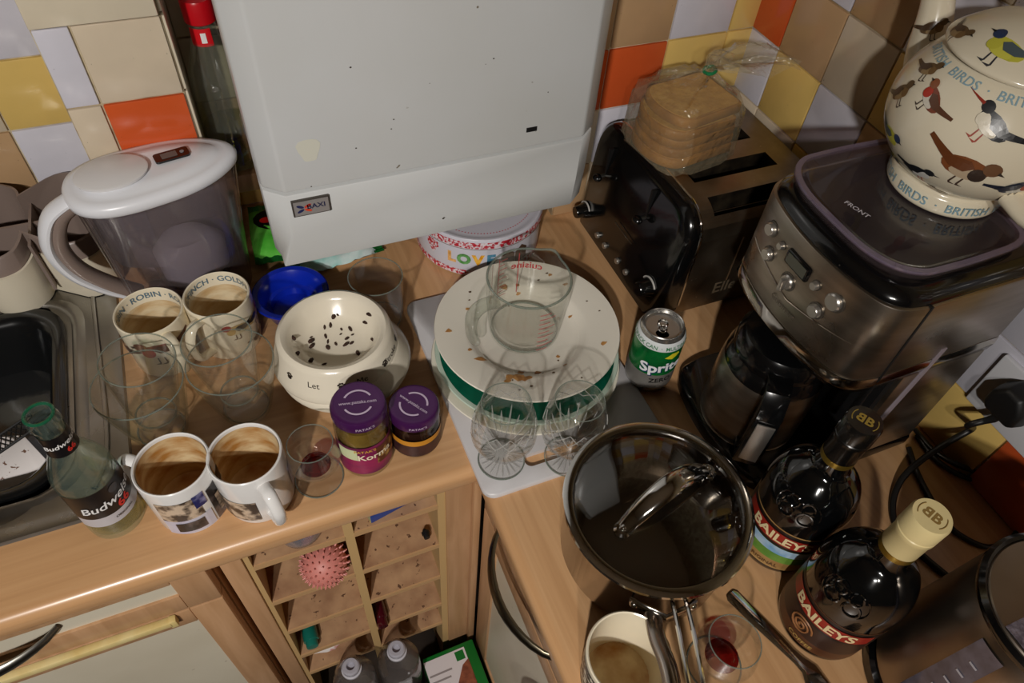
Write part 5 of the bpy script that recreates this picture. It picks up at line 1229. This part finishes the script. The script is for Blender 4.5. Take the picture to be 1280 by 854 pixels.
# ================================================================== socket, plug and cables
so_ = thing('wall_socket', 'white double wall socket with a switch beside the coffee machine', 'socket', (XR-.004,.18,1.0))
MB().box(-.008,.0,-.07,.076,.0,.086).build('faceplate', WHITEP, so_, bevel=.0025)
for y in (.02,-.05): MB().box(-.0105,-.007,y-.006,y+.006,.058,.076).build('switch', WHITEP, so_, bevel=.0012)
pg = thing('plug', 'black three pin plug pushed into the wall socket', 'plug', (XR-.0125,.209,1.058))
MB().loft([[(x,y*g,z*g) for y,z in [(a*.024,b*.024) for a,b in ((-1,-.7),(-.75,-1),(.75,-1),(1,-.7),(1,.2),(.45,1),(-.45,1),(-1,.2))]] for x,g in ((0,1),(-.012,1),(-.026,.9),(-.03,.72))]).build('plug_body', BLACKM, pg, bevel=.002)
MB().tube([(-.014,0,-.022),(-.016,0.002,-.034),(-.02,.006,-.042)],[.006,.005,.0042],10).build('cord_grip', BLACKM, pg)
CAB = mat('black_cable',(16,16,17),.4)
def cable(label, pts, r): return tag(MB().tube(cr(pts,8),r,10).build('power_cable', CAB), label, 'cable')
def on_ct(u, v, h=.004): p = az(u,v,CT+h); return p
g0 = Vector((XR-.0125-.02,.213,1.003))
cable('thick black cable arching from the wall plug down to the worktop', [Vector((XR-.033,.215,1.016)), Vector((XR-.04,.222,1.0))] + [on_ct(u,v,h) for u,v,h in ((1215,536,.07),(1185,553,.048),(1155,573,.028),(1128,598,.012),(1116,628,.005),(1121,660,.0042),(1148,690,.0042),(1188,724,.0042))], .0042)
cable('black cable curling from the coffee machine round to the kettle', [on_ct(1136,560), on_ct(1150,598), on_ct(1180,650), on_ct(1205,672), on_ct(1235,684), on_ct(1262,676), on_ct(1276,655), on_ct(1279,625), on_ct(1266,606)], .0036)
b1_ = [on_ct(1143,540,.004), on_ct(1168,568,.004), on_ct(1200,586,.012), on_ct(1240,598,.012), on_ct(1290,606,.004)]
cable('bundled black cable along the foot of the tiles, upper strand', [p+Vector((0,.002,.004)) for p in b1_], .0034)
cable('bundled black cable along the foot of the tiles, lower strand', [b1_[0]+Vector((0,-.005,0)), b1_[1]+Vector((-.004,-.004,0)), b1_[2]+Vector((-.003,-.004,-.006)), b1_[3]+Vector((-.003,-.003,-.006)), b1_[4]+Vector((-.003,-.006,0))], .0034)

# ================================================================== things in the rack
def rx(u, v, z): p = az(u,v,z); return p
cpz = lz[0]; c_ = az(379,667,cpz+.03)
tb = tag(MB().lathe(glass_t(.040,.030,.055,.0012,.003),40).build('plastic_cup', thin('hazy_plastic',(.9,.9,.92),(.6,.6,.64),.1,.8,haze=.2,hazecol=(200,198,210))), 'hazy clear plastic tub in the pigeonhole above the spiky ball', 'tub')
tb.location = (-.052, .498, cpz+.0003)
bz = lz[1]; rb_ = .033; c_ = az(406,706,bz+.037)
sb_ = thing('spiky_ball', 'pink rubber spiky massage ball in the rack', 'ball', (c_.x, c_.y+.002, bz+rb_+.0045))
PK = mat('pink_rubber',(206,130,120),.5)
MB().ball((0,0,0),rb_,28,18).build('ball', PK, sb_)
mm = MB(); NSP = 190
for i in range(NSP):
    zf = 1-2*(i+.5)/NSP; ph = i*2.39996; rr = math.sqrt(1-zf*zf); d_ = Vector((rr*math.cos(ph),rr*math.sin(ph),zf)); mm.tube([d_*(rb_-.001),d_*(rb_+.0045)],[.0019,.0009],6)
o = mm.build('spikes', PK, sb_); o['kind'] = 'stuff'
c_ = az(464,657,rz[0]+.0)
bb = thing('blue_carton', 'blue cardboard box with a yellow end lying in an upper pigeonhole', 'box', (c_.x+.001, c_.y+.002, rz[0]+.0003), .2)
MB().box(0,.085,0,.03,0,.05).build('carton', mat('carton_blue',(20,66,150),.4), bb, bevel=.0015)
MB().box(-.0006,.001,.001,.029,.001,.049).build('yellow_panel', mat('carton_yellow',(226,196,60),.4,col2=(60,140,170),vscale=60), bb, smooth=False)
def small_bottle(name, label, u, v, z, c, r=.012, L_=.07, cap=None):
    p = az(u,v,z+r); t_ = thing(name, label, 'bottle', (p.x, max(p.y,RY+.03), z+r+.0008))
    MB().lathe([(0,0),(r,.002),(r,L_*.6),(r*.5,L_*.8),(r*.5,L_)],24).map(lambda q: Vector((q.x,q.z-.02,q.y))).build('glass', c, t_)
    MB().lathe([(0,-.004),(r*.75,-.004),(r*.8,0),(r*.8,.012),(0,.012)],20).map(lambda q: Vector((q.x,q.z-.03,q.y))).build('cap', cap or c, t_); return t_
small_bottle('small_bottle','small dark red bottle lying in a lower pigeonhole of the rack',473,762,rz[3],mat('dark_red_glass',(70,14,24),.15,coat=.4))
small_bottle('small_bottle','teal capped bottle lying in a lower pigeonhole of the rack',388,795,lz[3],mat('teal_plastic',(20,110,96),.35),.013).scale = (1,.7,1)
small_bottle('small_bottle','tiny black bottle in the pigeonhole below the blue box',531,664,rz[1],BLACKM,.009,.022).scale = (.7,.42,.7)
p = az(403,812,lz[4]+.02); tb2 = thing('paper_bag', 'crumpled white and red packet at the bottom of the rack', 'packet', (p.x+.01, max(p.y,RY+.05), lz[4]))
MB().ball((0,0,.014),.03,16,8,(1.3,.9,.42)).map(lambda q: q+Vector((.003*math.sin(q.y*300),.003*math.sin(q.x*260),0))).build('bag', mat('bag_white_red',(222,214,210),.6,col2=(190,50,40),vscale=22,lo=.6,hi=.66), tb2)

# ================================================================== things on the floor
PET_ = thin('pet_bottle',(.95,.95,.96),(.55,.55,.56),.05,1.0,haze=.1,hazecol=(150,140,136),bump=.25,bscale=30)
for bx2, by2, lab in ((-.046,.418,'empty clear plastic bottle on the floor in front of the rack'),(.036,.418,'empty clear plastic bottle on the floor next to the green carton')):
    t_ = thing('plastic_bottle', lab, 'bottle', (bx2, by2, 0)); k_ = .86
    MB().lathe([(r*k_,z*1.12) for r,z in crp([(0,.004),(.036,.0),(.044,.01),(.046,.05),(.043,.11),(.046,.17),(.046,.25),(.043,.275),(.03,.298),(.015,.31),(.0135,.322)],4)+[(.0115,.322),(.013,.309)]+crp([(.028,.297),(.041,.274),(.0445,.25),(.0445,.05),(.04,.012),(0,.008)],3)],40).build('body', PET_, t_)
    MB().lathe([(.0165,.346),(.0175,.348),(.0175,.353),(.0145,.354)],28).build('neck_ring', mat('pale_ring',(190,188,196),.35), t_)
    MB().lathe([(.0145,.355),(.0155,.357),(.0155,.367),(.013,.37),(.0075,.37),(.006,.362),(0,.362)],28).build('cap', mat('pale_cap',(170,168,178),.35), t_)
bx_ = thing('food_carton', 'green and white frozen food carton on the floor', 'box', (.139, .385, 0), .02)
GC = mat('carton_green',(16,110,40),.4)
MB().box(-.055,.052,-.11,.053,0,.185).build('carton', GC, bx_, bevel=.003)
wl = MB().box(-.055,.03,-.105,.044,.185,.1862).build('white_panel', mat('carton_white',(222,214,216),.4), bx_, smooth=False)
MB().add(*patch([(-.012,-.1),(.03,-.1),(.031,.02),(.016,.012),(-.006,-.02),(-.02,-.04)], lambda x,y: (x,y,.1866))).build('sausage_picture', mat('sausage_photo',(150,84,56),.5,col2=(110,54,36),vscale=70), wl, smooth=False)
MB().add(*patch(ell(-.016,-.03,.009,.012), lambda x,y: (x,y,.1868))).build('herb_picture', mat('herb_photo',(36,90,40),.5,col2=(90,130,60),vscale=160), wl, smooth=False)
MB().box(.008,.026,.022,.04,.1863,.1868).build('green_logo', GC, wl, smooth=False)
for k in range(4): MB().box(-.052,-.006-.006*k,.012-.013*k,.0155-.013*k,.1863,.1867).build('print_line', mat('print_grey',(150,140,140),.5), wl, smooth=False)
wt = thing('white_tub', 'white plastic tub on the floor behind the bottles', 'tub', (.04,.335,0))
MB().lathe([(0,0),(.03,0),(.034,.004),(.038,.2),(.04,.204),(.037,.206),(.033,.2),(0,.196)],40).build('tub', WHITEP, wt)
